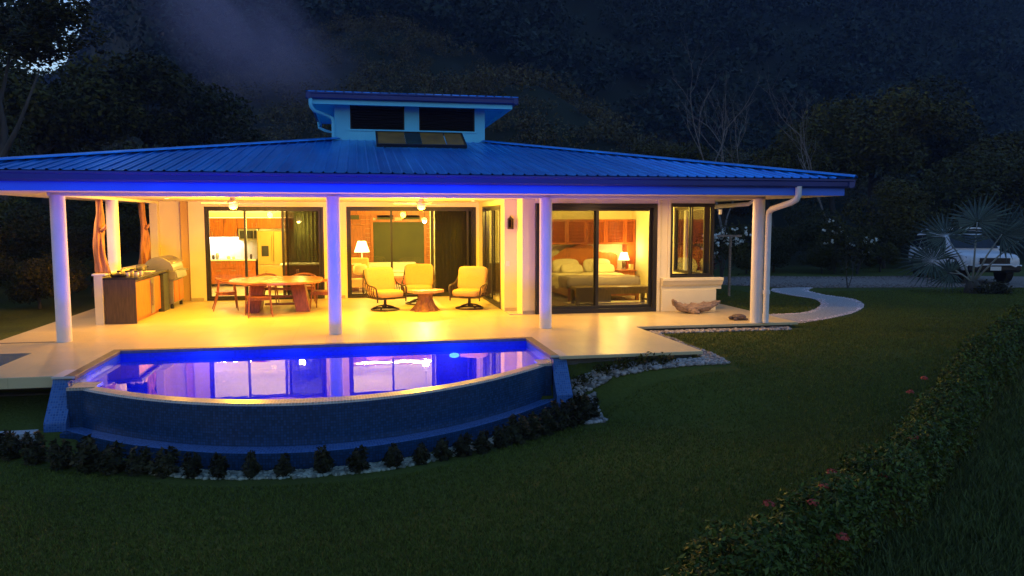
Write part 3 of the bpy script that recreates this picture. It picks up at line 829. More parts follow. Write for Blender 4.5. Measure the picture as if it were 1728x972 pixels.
# recessed downlights in the terrace ceiling
DL = ["recessed ceiling light over the grill end of the terrace", "recessed ceiling light between the dining table and the pool", "recessed ceiling light in the middle of the terrace behind the second column", "recessed ceiling light over the stump table", "recessed ceiling light near the wall lantern corner", "recessed eave light in front of the bedroom glass doors", "recessed eave light above the driftwood log", "recessed eave light outside the driftwood posts"]
M['lens'] = emis("downlight_lens", (1.0, .72, .3), 3)
for i, (x, y, pw) in enumerate(((-4.2, 18.6, 60), (-2.4, 17.0, 85), (-.5, 18.2, 85), (1.5, 17.2, 85), (2.9, 19.6, 45), (5.6, 15.9, 52), (7.75, 15.7, 44), (-5.9, 17.2, 45))):
    t = thing("downlight", (x, y, 2.655), DL[i], "ceiling light", "recessed lights in the terrace ceiling")
    MB().lathe([(.075, -.004), (.075, .003)], (x, y, 2.655), 18).build("trim_ring", M['porcelain'], t)
    MB().lathe([(.04, -.008), (.04, -.004)], (x, y, 2.655), 18).build("lens", M['lens'], t)
    area("downlight_beam", (0, 0, -.02), (0, 0, -1), .11, pw*1.0, WARM if i < 5 else (1, .58, .24), t, R(175))
for f_ in [o for o in COL.objects if o.name.startswith("ceiling_fan")]:
    point("globe_light", (0, 0, -.34), 430, WARM, .09, f_)

def table_lamp(name, loc, label, h=.62, power=25, rs=(.10, .17), base='porcelain', shade_h=.22):
    x, y, z = loc
    t = thing(name, loc, label, "table lamp")
    MB().lathe([(.08, 0), (.085, .02), (.03, .05), (.05, .14), (.055, .2), (.02, .29), (.012, h-shade_h)], loc, 16).build("lamp_base", M[base], t, smooth='auto')
    m_, nt_, b_ = nodes_of("lit_shade"); b_.inputs['Base Color'].default_value = (.8, .7, .5, 1); b_.inputs['Emission Color'].default_value = (1, .78, .36, 1); b_.inputs['Emission Strength'].default_value = 3.5
    vs = []; fs = []
    n = 20
    for r, zz in ((rs[1], h-shade_h), (rs[0], h)):
        for k in range(n): vs.append((x+r*math.cos(2*math.pi*k/n), y+r*math.sin(2*math.pi*k/n), z+zz))
    fs = [(k, (k+1) % n, n+(k+1) % n, n+k) for k in range(n)]
    MB().add(vs, fs).build("lamp_shade", m_, t, smooth=True)
    point("lamp_light", (0, -.0, h+.06), power, (1, .66, .2), .05, t)
    return t
M['backsplash'] = mat("white_backsplash", (.78, .78, .78), .3, var=.03)

# ================================================================== rooms: kitchen
def cabinet(name, label, x0, x1, y0, y1, z0, z1, n, mt, handle='low', rows=1, cat="cabinet"):
    t = thing(name, ((x0+x1)/2, y1, z0), label, cat)
    MB().box(x0, x1, y0+.02, y1, z0, z1).build("carcass", mt, t)
    w_ = (x1-x0)/n; h_ = (z1-z0)/rows
    for i in range(n):
        for j in range(rows):
            d = MB().box(x0+i*w_+.004, x0+(i+1)*w_-.004, y0, y0+.02, z0+j*h_+.004, z0+(j+1)*h_-.004).build("cabinet_door" if rows == 1 else "drawer", mt, t, .002)
            hb = MB()
            if rows > 1: hb.box(x0+(i+.5)*w_-.07, x0+(i+.5)*w_+.07, y0-.025, y0-.012, z0+(j+.72)*h_-.006, z0+(j+.72)*h_+.006)
            else:
                hx = x0+(i+(.88 if i % 2 == 0 else .12))*w_
                if handle == 'low': hb.box(hx-.006, hx+.006, y0-.025, y0-.012, z0+.04, z0+.18)
                else: hb.box(hx-.006, hx+.006, y0-.025, y0-.012, z1-.18, z1-.04)
            hb.build("handle", M['steel'], d)
    return t
M['kwood'] = wood("kitchen_wood", (.34, .085, .004), .4, stretch=(10, 10, .8))
cabinet("base_cabinet", "orange wood kitchen base units with drawers under the lit backsplash", -5.1, -3.28, 26.18, 26.88, .1, .84, 4, M['kwood'], rows=3)
tag(MB().box(-5.12, -3.26, 26.14, 26.885, .842, .88).build("kitchen_counter", M['porcelain'], bev=.004), "pale kitchen worktop on the drawer units behind the glass doors", "worktop")
cabinet("wall_cabinet", "orange wood kitchen wall units above the bright backsplash", -5.1, -3.86, 26.5, 26.89, 1.60, 2.22, 3, M['kwood'])
cabinet("wall_cabinet", "orange wood wall units above the microwave and the fridge", -3.85, -1.2, 26.5, 26.89, 1.88, 2.22, 5, M['kwood'])
tag(MB().box(-5.1, -3.3, 26.885, 26.898, .882, 1.6).build("backsplash", M['backsplash']), "white kitchen backsplash brightly lit from under the wall units", "backsplash")
t = thing("under_cabinet_light", (-4.3, 26.62, 1.595), "slim white strip light under the kitchen wall units", "strip light")
MB().box(-5.0, -3.4, 26.58, 26.66, 1.572, 1.592).build("strip", emis("strip_white", (1, .92, .8), 10), t)
area("strip_beam", (0, .0, -.03), (0, .6, -1), 1.6, 34, (1, .88, .72), t, shape='RECTANGLE', size_y=.06)
t = thing("added_uplight", (-3.2, 26.7, 2.24), "added unseen uplight strip on top of the kitchen wall units", "strip light")  # added uplight, brightens the kitchen ceiling and its reflection in the pool
MB().box(-5.0, -1.3, 26.72, 26.76, 2.222, 2.245).build("strip", emis("uplight_strip", (1, .7, .2), 4), t)
area("uplight_beam", (0, -.05, .03), (0, -.5, 1), 3.6, 120, (1, .76, .2), t, shape='RECTANGLE', size_y=.05)
t = thing("microwave", (-3.52, 26.5, 1.5), "built-in microwave with dark window beside the backsplash", "microwave")
MB().box(-3.82, -3.22, 26.44, 26.88, 1.50, 1.86).build("body", M['steel'], t, .006)
MB().box(-3.77, -3.36, 26.43, 26.44, 1.55, 1.81).build("door_window", M['car_glass'], t)
MB().box(-3.33, -3.25, 26.43, 26.44, 1.55, 1.81).build("control_panel", M['black'], t)
t = thing("fridge", (-2.7, 26.5, 0), "tall steel double-door fridge with an ice dispenser", "fridge")
MB().box(-3.2, -2.2, 26.2, 26.88, .02, 1.80).build("body", M['warm_steel'], t, .01)
d1 = MB().box(-3.195, -2.705, 26.15, 26.198, .72, 1.795).build("fridge_door", M['warm_steel'], t, .008)
d2 = MB().box(-2.695, -2.205, 26.15, 26.198, .72, 1.795).build("fridge_door", M['warm_steel'], t, .008)
MB().box(-3.195, -2.205, 26.15, 26.198, .06, .71).build("freezer_drawer", M['warm_steel'], t, .008)
MB().box(-3.07, -2.85, 26.14, 26.15, .98, 1.32).build("dispenser", M['black'], d1)
MB().box(-2.74, -2.72, 26.10, 26.12, .85, 1.65).build("handle", M['warm_steel'], d1); MB().box(-2.68, -2.66, 26.10, 26.12, .85, 1.65).build("handle", M['warm_steel'], d2)
t = thing("kitchen_island", (-1.2, 24.2, 0), "wooden kitchen island with pale top behind the dark door screen", "kitchen island")
MB().box(-2.2, .0, 23.9, 24.7, .0, .80).build("cabinet_body", M['kwood'], t); MB().box(-2.3, .1, 23.82, 24.78, .802, .84).build("worktop", M['porcelain'], t, .006)
fq = thing("tap", (-1.65, 24.1, .842), "tall curved tap on the kitchen island", "tap")
MB().tube([(-1.65, 24.1, .842), (-1.65, 24.1, 1.06), (-1.65, 24.04, 1.12), (-1.65, 23.96, 1.10), (-1.65, 23.94, 1.04)], .014, 8).build("spout", M['steel'], fq, smooth='auto')
MB().tube([(-1.65, 24.1, .9), (-1.60, 24.1, .92)], .008, 6).build("lever", M['steel'], fq)
for i, (x, z, r, mt, lb) in enumerate(((-4.62, .14, .05, 'iron', "small dark utensil pot on the kitchen worktop"), (-4.5, .2, .055, 'steel', "steel utensil jar on the kitchen worktop"), (-4.15, .1, .06, 'jar', "low yellowish bowl on the kitchen worktop"), (-4.0, .08, .05, 'jar', "small yellowish cup on the kitchen worktop"), (-3.45, .16, .04, 'iron', "dark bottle at the right end of the kitchen worktop"))):
    o = MB().lathe([(r*.8, 0), (r, z*.4), (r*.9, z*.8), (r*.7, z), (r*.55, z-.01), (r*.5, z*.5)], (x, 26.5, .88), 12).build("kitchen_jar", M[mt], smooth='auto'); tag(o, lb, "jar")
for i, (x, y, z, pw) in enumerate(((-1.75, 24.4, 2.655, 240), (2.0, 23.6, 2.655, 200))):  # pendants hang low to brighten ceilings; the living room one is added
    t = thing("pendant_light", (x, y, z), ["globe pendant over the kitchen island", "added globe pendant brightening the living room ceiling"][i], "pendant light")
    MB().lathe([(.05, -.02), (.06, 0)], (x, y, z), 14).build("ceiling_rose", M['porcelain'], t, smooth='auto')
    MB().tube([(x, y, z-.02), (x, y, z-.42)], .008, 6).build("stem", M['black'], t)
    MB().ball((x, y, z-.50), .085, 16, 10).build("globe", M['globe'], t, smooth=True)
    point("room_lamp", (0, 0, -.64), pw*3.0, (1, .72, .14), .1, t)

# ------------------------------------------------------------------ living room
t = thing("wood_wall", (1.0, 26.9, 0), "orange timber back wall of the living room with dark window and clerestory panes", "timber wall")
for k in range(17):
    z0 = .0+.155*k
    for a, c in ((-.70, .43), (2.34, 2.75)):
        MB().box(a, c, 26.86, 26.885, z0+.002, z0+.152).build("plank", M['cedar'], t, .003)
for k in range(2): MB().box(.43, 2.34, 26.861, 26.884, 2.325+.155*k, 2.325+.155*k+.15).build("plank", M['cedar'], t)
MB().box(.43, 2.34, 26.861, 26.884, .0, .36).build("panel", M['cedar'], t)
wf = MB(); rect_frame(wf, 'y', 26.82, .43, 2.34, .36, 2.325, .09, .06)
wfr_ = wf.build("window", M['cedar'], t, .004)
MB().box(.52, 2.25, 26.86, 26.87, .45, 2.08).build("night_screen", M['olive'], wfr_)
MB().box(.52, 2.25, 26.83, 26.86, 2.08, 2.14).build("transom_bar", M['cedar'], wfr_)
for a, c in ((-.65, .10), (.62, 1.25), (1.5, 2.15), (2.40, 2.72)):
    fb = MB(); rect_frame(fb, 'y', 26.80, a, c, 2.13, 2.36, .04, .05)
    f_ = fb.build("clerestory_window", M['cedar'], t); MB().box(a+.04, c-.04, 26.82, 26.825, 2.17, 2.32).build("pane", M['olive'], f_)
d = MB().box(-.55, .25, 26.82, 26.858, .02, 1.98).build("door", M['cedar'], t, .005)
for z0, z1 in ((.15, .9), (1.0, 1.85)): MB().box(-.45, .15, 26.808, 26.82, z0, z1).build("door_panel", M['cedar'], d, .005)
MB().box(2.3, 2.72, 24.9, 25.1, .0, 2.655).build("pillar", M['wall'], house)
t = thing("added_uplight", (1.4, 26.75, 2.5), "added unseen uplight strip along the top of the timber wall", "strip light")  # added uplight, brightens the living room ceiling
MB().box(-.6, 2.6, 26.80, 26.85, 2.50, 2.525).build("strip", emis("uplight_strip", (1, .7, .2), 4), t)
area("uplight_beam", (.0, -.02, .04), (0, -.6, 1), 3.0, 90, (1, .76, .2), t, shape='RECTANGLE', size_y=.05)
t = thing("sofa", (1.05, 26.3, 0), "pale sofa below the dark living room window", "sofa")
MB().box(.2, 1.95, 25.9, 26.7, .08, .40).build("seat_base", M['white_fabric'], t, .04); MB().box(.2, 1.95, 26.5, 26.75, .4, .72).build("backrest", M['white_fabric'], t, .05)
for a in (.2, 1.8): MB().box(a, a+.16, 25.9, 26.5, .4, .58).build("arm", M['white_fabric'], t, .04)
for a in (.38, 1.09): MB().box(a, a+.69, 25.88, 26.5, .402, .5).build("seat_cushion", M['white_fabric'], t, .03)
t = thing("ottoman", (1.0, 24.6, 0), "long red upholstered bench in front of the pale sofa", "ottoman")
MB().box(.35, 1.75, 24.3, 24.85, .14, .38).build("seat", M['red_fabric'], t, .04)
for a, c in ((.42, 24.36), (1.68, 24.36), (.42, 24.79), (1.68, 24.79)): MB().box(a-.025, a+.025, c-.025, c+.025, .0, .14).build("leg", M['dark_wood'], t)
t = thing("armchair", (.05, 23.6, 0), "orange wing armchair beside the lit living room lamp", "armchair")
MB().box(-.32, .34, 23.2, 23.95, .16, .42).build("seat_base", M['orange_fabric'], t, .04)
MB().prism([(23.2, .42), (23.9, .42), (23.95, .62), (23.15, .58)], -.36, -.24, 'x').build("arm", M['orange_fabric'], t, .03)
MB().prism([(23.2, .42), (23.9, .42), (23.95, .62), (23.15, .58)], .26, .38, 'x').build("arm", M['orange_fabric'], t, .03)
MB().prism([(23.75, .40), (23.98, .40), (24.10, 1.0), (23.95, 1.02)], -.30, .32, 'x').build("backrest", M['orange_fabric'], t, .05)
MB().ball((.06, 23.7, .66), (.22, .09, .17), e=.6, rot=(-.25, 0, .1)).build("pillow", M['jar'], t, smooth=True)
for a, c in ((-.26, 23.26), (.28, 23.26), (-.26, 23.88), (.28, 23.88)): MB().tube([(a, c, .16), (a*1.05, c, 0)], [.022, .014], 6).build("leg", M['dark_wood'], t)
t = thing("side_table", (.12, 24.7, 0), "small wooden side table under the living room lamp", "side table")
MB().box(-.15, .42, 24.45, 24.95, .60, .64).build("top", M['cedar'], t, .004)
for a, c in ((-.12, 24.48), (.38, 24.48), (-.12, 24.92), (.38, 24.92)): MB().box(a-.02, a+.02, c-.02, c+.02, 0, .6).build("leg", M['cedar'], t)
table_lamp("table_lamp", (.12, 24.7, .642), "lit table lamp with white shade behind the orange armchair", .85, 30, (.13, .24), shade_h=.34)
# dark curtains at the right end of the living room
t = thing("curtain", (2.9, 23.4, 0), "long dark curtain behind the right hand glass door", "curtain")
vs = []; n = 60
for i in range(n+1):
    x = 2.22+1.1*i/n; y = 22.5+.05*math.sin(i*1.05)+.02*math.sin(i*2.3)
    vs += [(x, y, .01), (x, y, 2.6)]
MB().add(vs, [(2*i, 2*i+2, 2*i+3, 2*i+1) for i in range(n)]).build("cloth", M['curtain'], t, smooth=True)
MB().tube([(2.18, 22.5, 2.62), (3.36, 22.5, 2.62)], .015, 8).build("rod", M['black'], t)
t = thing("curtain", (-1.2, 22.6, 0), "long dark curtain behind the kitchen door screen", "curtain")
vs = []
for i in range(n+1):
    x = -1.95+1.15*i/n; y = 24.95+.05*math.sin(i*1.05)+.02*math.sin(i*2.3)
    vs += [(x, y, .01), (x, y, 2.6)]
MB().add(vs, [(2*i, 2*i+2, 2*i+3, 2*i+1) for i in range(n)]).build("cloth", M['curtain'], t, smooth=True)
MB().tube([(-2.0, 24.95, 2.62), (-.75, 24.95, 2.62)], .015, 8).build("rod", M['black'], t)

# ------------------------------------------------------------------ passage behind the corner door
cabinet("passage_cabinet", "brown wooden cabinet seen through the corner glass door", 3.62, 3.99, 21.2, 21.6, .1, .95, 1, M['dark_wood'])
t = thing("passage_light", (3.8, 20.4, 2.655), "small flush ceiling light in the passage behind the corner glass door", "ceiling light")
MB().lathe([(.08, -.03), (.09, 0)], (3.8, 20.4, 2.655), 16).build("diffuser", M['globe'], t); point("passage_lamp", (0, 0, -.12), 380, (1, .68, .10), .08, t)
for k, (x, z, r, mt) in enumerate(((3.5, 2.1, .05, 'black'),)):
    t = thing("wall_lantern", (3.53, 17.9, 2.1), "black wall lantern on the pale pier beside the corner glass door", "wall lantern")
    MB().box(3.50, 3.56, 17.925, 17.95, 2.0, 2.2).build("back_plate", M['black'], t, .004)
    MB().tube([(3.53, 17.93, 2.22), (3.53, 17.87, 2.26), (3.53, 17.84, 2.23)], .010, 6).build("bracket", M['black'], t)
    c = MB()
    for a, b_ in ((-1, -1), (1, -1), (1, 1), (-1, 1)): c.box(3.53+a*.055-.006, 3.53+a*.055+.006, 17.84+b_*.055-.006, 17.84+b_*.055+.006, 1.97, 2.19)
    c.box(3.468, 3.592, 17.778, 17.902, 1.955, 1.97); c.lathe([(.085, 0), (.03, .045), (.012, .055)], (3.53, 17.84, 2.185), 4)
    c.build("cage", M['black'], t); MB().box(3.48, 3.58, 17.79, 17.89, 1.972, 2.184).build("glass", glassmat("lantern_glass", (.55, .5, .35), 1.5)[0], t)

# ------------------------------------------------------------------ bedroom
M['closet'] = wood("closet_wood", (.32, .065, .005), .45, stretch=(8, 8, 1))
t = thing("closet", (6.3, 22.2, 0), "orange louvred wooden closet wrapping over the bed niche", "closet")
MB().box(4.22, 8.18, 22.02, 22.44, 1.44, 2.18).build("upper_carcass", M['closet'], t); MB().box(7.92, 8.18, 22.02, 22.44, .0, 1.44).build("side_carcass", M['closet'], t)
x = 4.24
while x < 8.1:
    x1 = min(x+.60, 8.17)
    fm = MB(); rect_frame(fm, 'y', 21.985, x+.005, x1-.005, 1.445, 2.175, .055, .03)
    d = fm.build("closet_door", M['closet'], t, .003)
    sl = MB()
    for k in range(14): sl.obox(((x+x1)/2, 22.0, 1.525+.043*k), (x1-x-.12, .034, .006), (R(38), 0, 0))
    o = sl.build("louvres", M['closet'], d); o['kind'] = 'stuff'
    x = x1
MB().box(7.93, 8.17, 21.99, 22.015, .02, 1.435).build("closet_door", M['closet'], t, .004)
MB().lathe([(.06, 0), (.07, .03), (.065, .08), (.03, .09)], (7.62, 21.98, 1.44), 14).build("speaker", M['black'], t) if False else None
t = thing("bed", (6.4, 20.6, 0), "double bed with live-edge wooden headboard, pale sheets and grey throw", "bed")
hb = [(5.0, .3), (5.0, 1.02), (5.3, 1.05), (5.55, 1.06), (5.75, 1.08), (5.9, 1.18), (6.05, 1.30), (6.25, 1.36), (6.45, 1.41), (6.7, 1.44), (6.9, 1.40), (7.05, 1.22), (7.25, 1.18), (7.6, 1.16), (7.72, 1.1), (7.70, .3)]
top_ = hb[1:-1]; rg = [hb[0]]
for (a0_, b0_), (a1_, b1_) in zip(top_[:-1], top_[1:]):
    for q in range(4): rg.append((a0_+(a1_-a0_)*q/4, b0_+(b1_-b0_)*q/4+random.uniform(-.012, .018)))
hb = rg+[top_[-1], hb[-1]]
MB().prism(hb, 22.30, 22.38, 'y').build("headboard", M['orange'], t, .01)
MB().box(5.42, 7.42, 19.6, 22.25, .14, .36).build("bed_frame", M['red_wood'], t, .01)
for a, c in ((5.47, 19.65), (7.37, 19.65), (5.47, 22.1), (7.37, 22.1)): MB().box(a-.04, a+.04, c-.04, c+.04, 0, .14).build("leg", M['red_wood'], t)
MB().box(5.46, 7.38, 19.66, 22.22, .36, .60).build("mattress", M['white_fabric'], t, .06)
def drape(x0, x1, y0, y1, zt, drop, name, mt, th=.02, sides=True, foot=True):
    mb = MB(); nx2, ny2 = 26, 18
    vs = []; 
    X = [x0-th]*3 + list(np.linspace(x0, x1, nx2)) + [x1+th]*3
    for j in range(ny2+1):
        yy = y0+(y1-y0)*j/ny2
        for i, xx in enumerate(X):
            e = i if i < 3 else (len(X)-1-i if i >= len(X)-3 else None)
            if e is None: z = zt + .012*math.sin(xx*7+yy*3)*math.sin(yy*9)
            else: z = zt - drop*(1-e/3.0)*(1+.10*math.sin(yy*11)); xx += (.02*math.sin(yy*14))*(1-e/3)*(1 if xx > (x0+x1)/2 else -1)
            vs.append((xx, yy, z))
    W = len(X)
    fs = [(j*W+i, j*W+i+1, (j+1)*W+i+1, (j+1)*W+i) for j in range(ny2) for i in range(W-1)]
    if foot:
        b0 = len(vs)
        for i, xx in enumerate(X): vs.append((xx, y0-.02+.01*math.sin(xx*12), zt-drop*.85))
        fs += [(i, b0+i, b0+i+1, i+1) for i in range(W-1)]
    return mb.add(vs, fs).build(name, mt, t, smooth=True)
drape(5.43, 7.41, 20.5, 22.0, .635, .34, "sheet", M['white_fabric'], .03, foot=False)
drape(5.42, 7.42, 19.62, 20.5, .645, .28, "throw", M['grey_fabric'], .035)
for px, py, rz in ((5.95, 21.75, .06), (6.9, 21.75, -.05)):
    MB().ball((px, py, .80), (.42, .12, .24), 18, 10, e=.55, rot=(-.55, 0, rz)).build("pillow", M['white_fabric'], t, smooth=True)
    MB().ball((px+.1, py-.28, .74), (.34, .10, .17), 18, 10, e=.55, rot=(-.8, 0, rz)).build("pillow", M['grey_fabric'] if False else M['white_fabric'], t, smooth=True)
t = thing("foot_bench", (6.4, 19.0, 0), "dark wooden bench standing at the foot of the bed", "bench")
MB().box(5.40, 7.42, 18.72, 19.28, .38, .46).build("seat", M['dark_wood'], t, .006)
MB().box(5.46, 7.36, 18.74, 18.77, .28, .38).build("apron", M['dark_wood'], t)
MB().box(5.52, 6.35, 18.80, 19.2, .06, .28).build("drawer_box", M['dark_wood'], t, .004)
for a in (5.45, 7.37):
    for c in (18.77, 19.23): MB().box(a-.045, a+.045, c-.045, c+.045, 0, .38).build("leg", M['dark_wood'], t)
for a in (5.45, 7.37): MB().box(a-.02, a+.02, 18.82, 19.18, .08, .12).build("stretcher", M['dark_wood'], t)
t = thing("nightstand", (7.78, 21.75, 0), "small wooden nightstand below the lit bedside lamp", "nightstand")
MB().box(7.50, 8.0, 21.5, 21.95, .32, .66).build("body", M['cedar'], t, .004); MB().box(7.47, 8.03, 21.46, 21.97, .662, .70).build("top", M['cedar'], t, .004)
d = MB().box(7.53, 7.97, 21.485, 21.5, .42, .60).build("drawer", M['cedar'], t, .003); MB().ball((7.75, 21.475, .51), .014, 8, 6).build("handle", M['black'], d)
for a in (7.53, 7.97):
    for c in (21.53, 21.92): MB().box(a-.02, a+.02, c-.02, c+.02, 0, .32).build("leg", M['cedar'], t)
table_lamp("bedside_lamp", (7.72, 21.72, .70), "lit bedside lamp with warm shade on the nightstand", .5, 42, (.10, .17), 'dark_wood', .22)
o = MB().box(7.88, 7.98, 21.6, 21.75, .70, .86).build("book_stack", M['jar'], bev=.004); tag(o, "small pale box standing beside the bedside lamp", "box")
t = thing("bedroom_light", (6.2, 19.6, 2.655), "flush ceiling light in the bedroom", "ceiling light")
MB().lathe([(.12, -.03), (.14, 0)], (6.2, 19.6, 2.655), 18).build("diffuser", M['globe'], t); point("bedroom_lamp", (0, 0, -.14), 420, (1, .68, .10), .1, t)
o = MB().box(4.4, 5.3, 18.6, 21.0, .006, .016).build("rug", M['dark_wood']); tag(o, "dark narrow rug beside the bed", "rug")

# ================================================================== dining set
t = thing("dining_table", (-1.9, 19.1, 0), "large round-cornered wooden dining table on two slanted slab legs", "dining table")
top = []
for k, (x, y) in enumerate([(-2.92, 18.55), (-2.45, 18.08), (-1.95, 17.98), (-1.3, 18.12), (-.92, 18.5), (-.84, 19.1), (-.95, 19.8), (-1.5, 20.15), (-2.3, 20.15), (-2.85, 19.8), (-3.0, 19.2)]): top.append((x, y))
top = [(a, c) for a, c in smoothline(top + [top[0]], 4)[:-1]]
MB().prism(top, .70, .76, 'z').build("table_top", M['table'], t, .012)
for sx, x0, x1 in ((-1, -2.50, -2.18), (1, -1.58, -1.26)):
    poly = [(18.75, 0), (19.5, 0), (19.35, .70), (18.9, .70)]
    mb = MB(); 
    lean = .12*sx
    vs = [(x0+lean, a, z) if z == 0 else (x0-.02*sx, a, z) for a, z in poly] + [(x1+lean, a, z) if z == 0 else (x1-.02*sx, a, z) for a, z in poly]
    mb.add(vs, [(3, 2, 1, 0), (4, 5, 6, 7), (0, 1, 5, 4), (1, 2, 6, 5), (2, 3, 7, 6), (3, 0, 4, 7)])
    mb.build("slab_leg", M['red_wood'], t, .012)
for z in (.14, .32, .5): MB().box(-2.2, -1.5, 19.05, 19.15, z, z+.05).build("stretcher", M['red_wood'], t, .004)

def make_dining_chair(label):
    t = thing("dining_chair", (0, 0, 0), label, "dining chair", "chairs around the dining table")
    # faces +y (towards the table); curved rail that makes back and arms in one
    pts = []
    for k in range(15):
        a = math.pi*(1.02 + .96*k/14)
        pts.append((.30*math.cos(a), .06+.29*math.sin(a), .70+.055*math.sin(math.pi*k/14)**2))
    pts = [(-.285, .22, .675)] + pts + [(.285, .22, .675)]
    rad = [.014]+[.017+.011*math.sin(math.pi*k/14) for k in range(15)]+[.014]
    MB().tube(pts, rad, 8).build("arm_rail", M['red_wood'], t, smooth='auto')
    seat = [(-.25, -.20), (-.10, -.25), (.10, -.25), (.25, -.20), (.27, .05), (.25, .23), (-.25, .23), (-.27, .05)]
    MB().prism(seat, .425, .455).build("seat", M['red_wood'], t, .01)
    MB().box(-.23, .23, -.20, -.17, .37, .425).box(-.23, .23, .18, .21, .37, .425).box(-.25, -.22, -.17, .18, .37, .425).box(.22, .25, -.17, .18, .37, .425).build("seat_frame", M['red_wood'], t)
    for sx in (-1, 1):
        MB().tube([(sx*.285, .24, 0), (sx*.262, .20, .40), (sx*.275, .18, .68)], [.012, .020, .014], 7).build("leg", M['red_wood'], t, smooth='auto')
        MB().tube([(sx*.26, -.32, 0), (sx*.225, -.20, .40), (sx*.20, -.165, .70)], [.012, .021, .015], 7).build("leg", M['red_wood'], t, smooth='auto')
    return t
ch = make_dining_chair("red-brown curved-back dining chair at the left end of the table, beside the kitchen door")
ch.location = (-3.14, 19.55, 0); ch.rotation_euler.z = R(-78)
dup(ch, (-2.22, 18.15, 0), R(12), "red-brown curved-back dining chair at the front of the table, back to the pool")
dup(ch, (-.86, 19.2, 0), R(78), "red-brown curved-back dining chair at the right end of the table, beside the white column")
dup(ch, (-2.35, 20.75, 0), R(176), "red-brown curved-back dining chair behind the table, left of the far pair")
dup(ch, (-1.4, 20.75, 0), R(184), "red-brown curved-back dining chair behind the table, right of the far pair")
for x, y, lb in ((-2.15, 19.0, "clear stemmed glass on the dining table in front of the fridge"), (-1.45, 19.35, "clear stemmed glass on the dining table in front of the dark screen")):
    o = MB().lathe([(.035, 0), (.033, .005), (.005, .012), (.004, .08), (.02, .10), (.034, .15), (.030, .215)], (x, y, .762), 14).build("wine_glass", M['porcelain'] if False else glassmat("clear_glass", (.9, .9, .85), 1.5)[0], smooth=True)
    tag(o, lb, "glass")

# ================================================================== swivel armchairs
def make_lounge(label):
    t = thing("swivel_armchair", (0, 0, 0), label, "armchair", "swivel armchairs on the terrace")
    # faces -y
    MB().tube([(0, 0, .07), (0, 0, .26)], [.035, .03], 10).build("swivel_post", M['iron'], t)
    b = MB()
    for k in range(4):
        a = math.pi/4 + k*math.pi/2
        b.tube([(0, 0, .12), (.16*math.cos(a), .16*math.sin(a), .09), (.29*math.cos(a), .29*math.sin(a), .035)], [.022, .02, .02], 6)
    rg = [(.30*math.cos(2*math.pi*k/28), .30*math.sin(2*math.pi*k/28), .022) for k in range(29)]
    b.tube(rg, .020, 6, cap=False)
    b.build("ring_base", M['iron'], t, smooth='auto')
    MB().box(-.18, .18, -.14, .14, .255, .285).build("rocker_plate", M['iron'], t, .004)
    MB().box(-.33, .33, -.34, .30, .285, .315).build("seat_frame", M['iron'], t, .006)
    MB().ball((0, -.03, .395), (.32, .34, .085), 26, 10, e=.38).build("seat_cushion", M['cushion'], t, smooth=True)
    bc = MB().ball((0, .27, .70), (.335, .105, .29), 26, 14, e=.30, rot=(-.22, 0, 0))
    bc.build("back_cushion", M['cushion'], t, smooth=True)
    bt = MB()
    for x in (-.1, .1): bt.ball((x, .165, .72), (.014, .008, .014), 8, 6)
    bt.build("button", M['cushion'], t)
    for sx in (-1, 1):
        X = sx*.355
        top_ = [(X*.94, -.34, .30), (X, -.345, .46), (X*1.03, -.32, .545), (X*1.05, -.25, .575), (X*1.05, .0, .585), (X*1.03, .16, .63), (X*.98, .30, .76), (X*.93, .38, .92)]
        MB().tube(top_, .018, 7).build("arm_rail", M['iron'], t, smooth='auto')
        MB().tube([(X*.95, -.34, .31), (X*.95, .36, .31), (X*.94, .42, .60), (X*.93, .385, .92)], .012, 6).build("side_frame", M['iron'], t, smooth='auto')
        for k in range(6):
            y = -.25+.11*k
            zt = .578 if y < .05 else .585+(y-.05)*.55
            MB().tube([(X*.95, y, .31), (X*1.10, y, .42), (X*1.10, y, .49), (X*1.045, y, zt)], .010, 5).build("arm_bar", M['iron'], t, smooth='auto')
        MB().box(X*.95-.012, X*.95+.012, -.35, -.33, .22, .30).build("foot_stub", M['iron'], t)
    bk = MB()
    for k in range(7): bk.tube([(-.27+.09*k, .36, .31), (-.27+.09*k, .46, .6), (-.27+.09*k, .405, .95)], .007, 5)
    bk.tube([(-.33, .385, .92), (-.2, .405, .965), (.2, .405, .965), (.33, .385, .92)], .012, 6)
    bk.build("back_frame", M['iron'], t, smooth='auto')
    return t
lo = make_lounge("tan cushioned swivel armchair left of the stump table, in front of the orange indoor chair")
lo.location = (.62, 18.75, 0); lo.rotation_euler.z = R(24); lo.scale = (1.10, 1.08, 1.03)
dup(lo, (1.52, 19.95, 0), R(-8), "tan cushioned swivel armchair behind the stump table, facing the pool", (1.10, 1.08, 1.03))
dup(lo, (2.66, 18.65, 0), R(-26), "tan cushioned swivel armchair right of the stump table, near the corner glass door", (1.10, 1.08, 1.03))

t = thing("stump_table", (1.56, 18.45, 0), "low table with pale slab top on a gnarled brown tree stump", "coffee table")
vs = []; fs = []; n = 40; prof = [(.31, 0), (.27, .05), (.20, .14), (.155, .26), (.15, .36), (.19, .43)]
for j, (r, z) in enumerate(prof):
    for k in range(n):
        a = 2*math.pi*k/n
        f_ = 1+.13*math.sin(7*a+z*3)+.09*math.sin(13*a+1-z*5)+ (.22 if j == 0 else .10)*noise.noise(Vector((math.cos(a)*2.2, math.sin(a)*2.2, z*2)))
        vs.append((1.56+r*f_*math.cos(a), 18.45+r*f_*math.sin(a), z))
for j in range(len(prof)-1):
    for k in range(n): fs.append((j*n+k, j*n+(k+1) % n, (j+1)*n+(k+1) % n, (j+1)*n+k))
MB().add(vs, fs).build("stump", wood("stump_wood", (.20, .085, .045), .7, stretch=(14, 14, .8), var=.5), t, smooth=True)
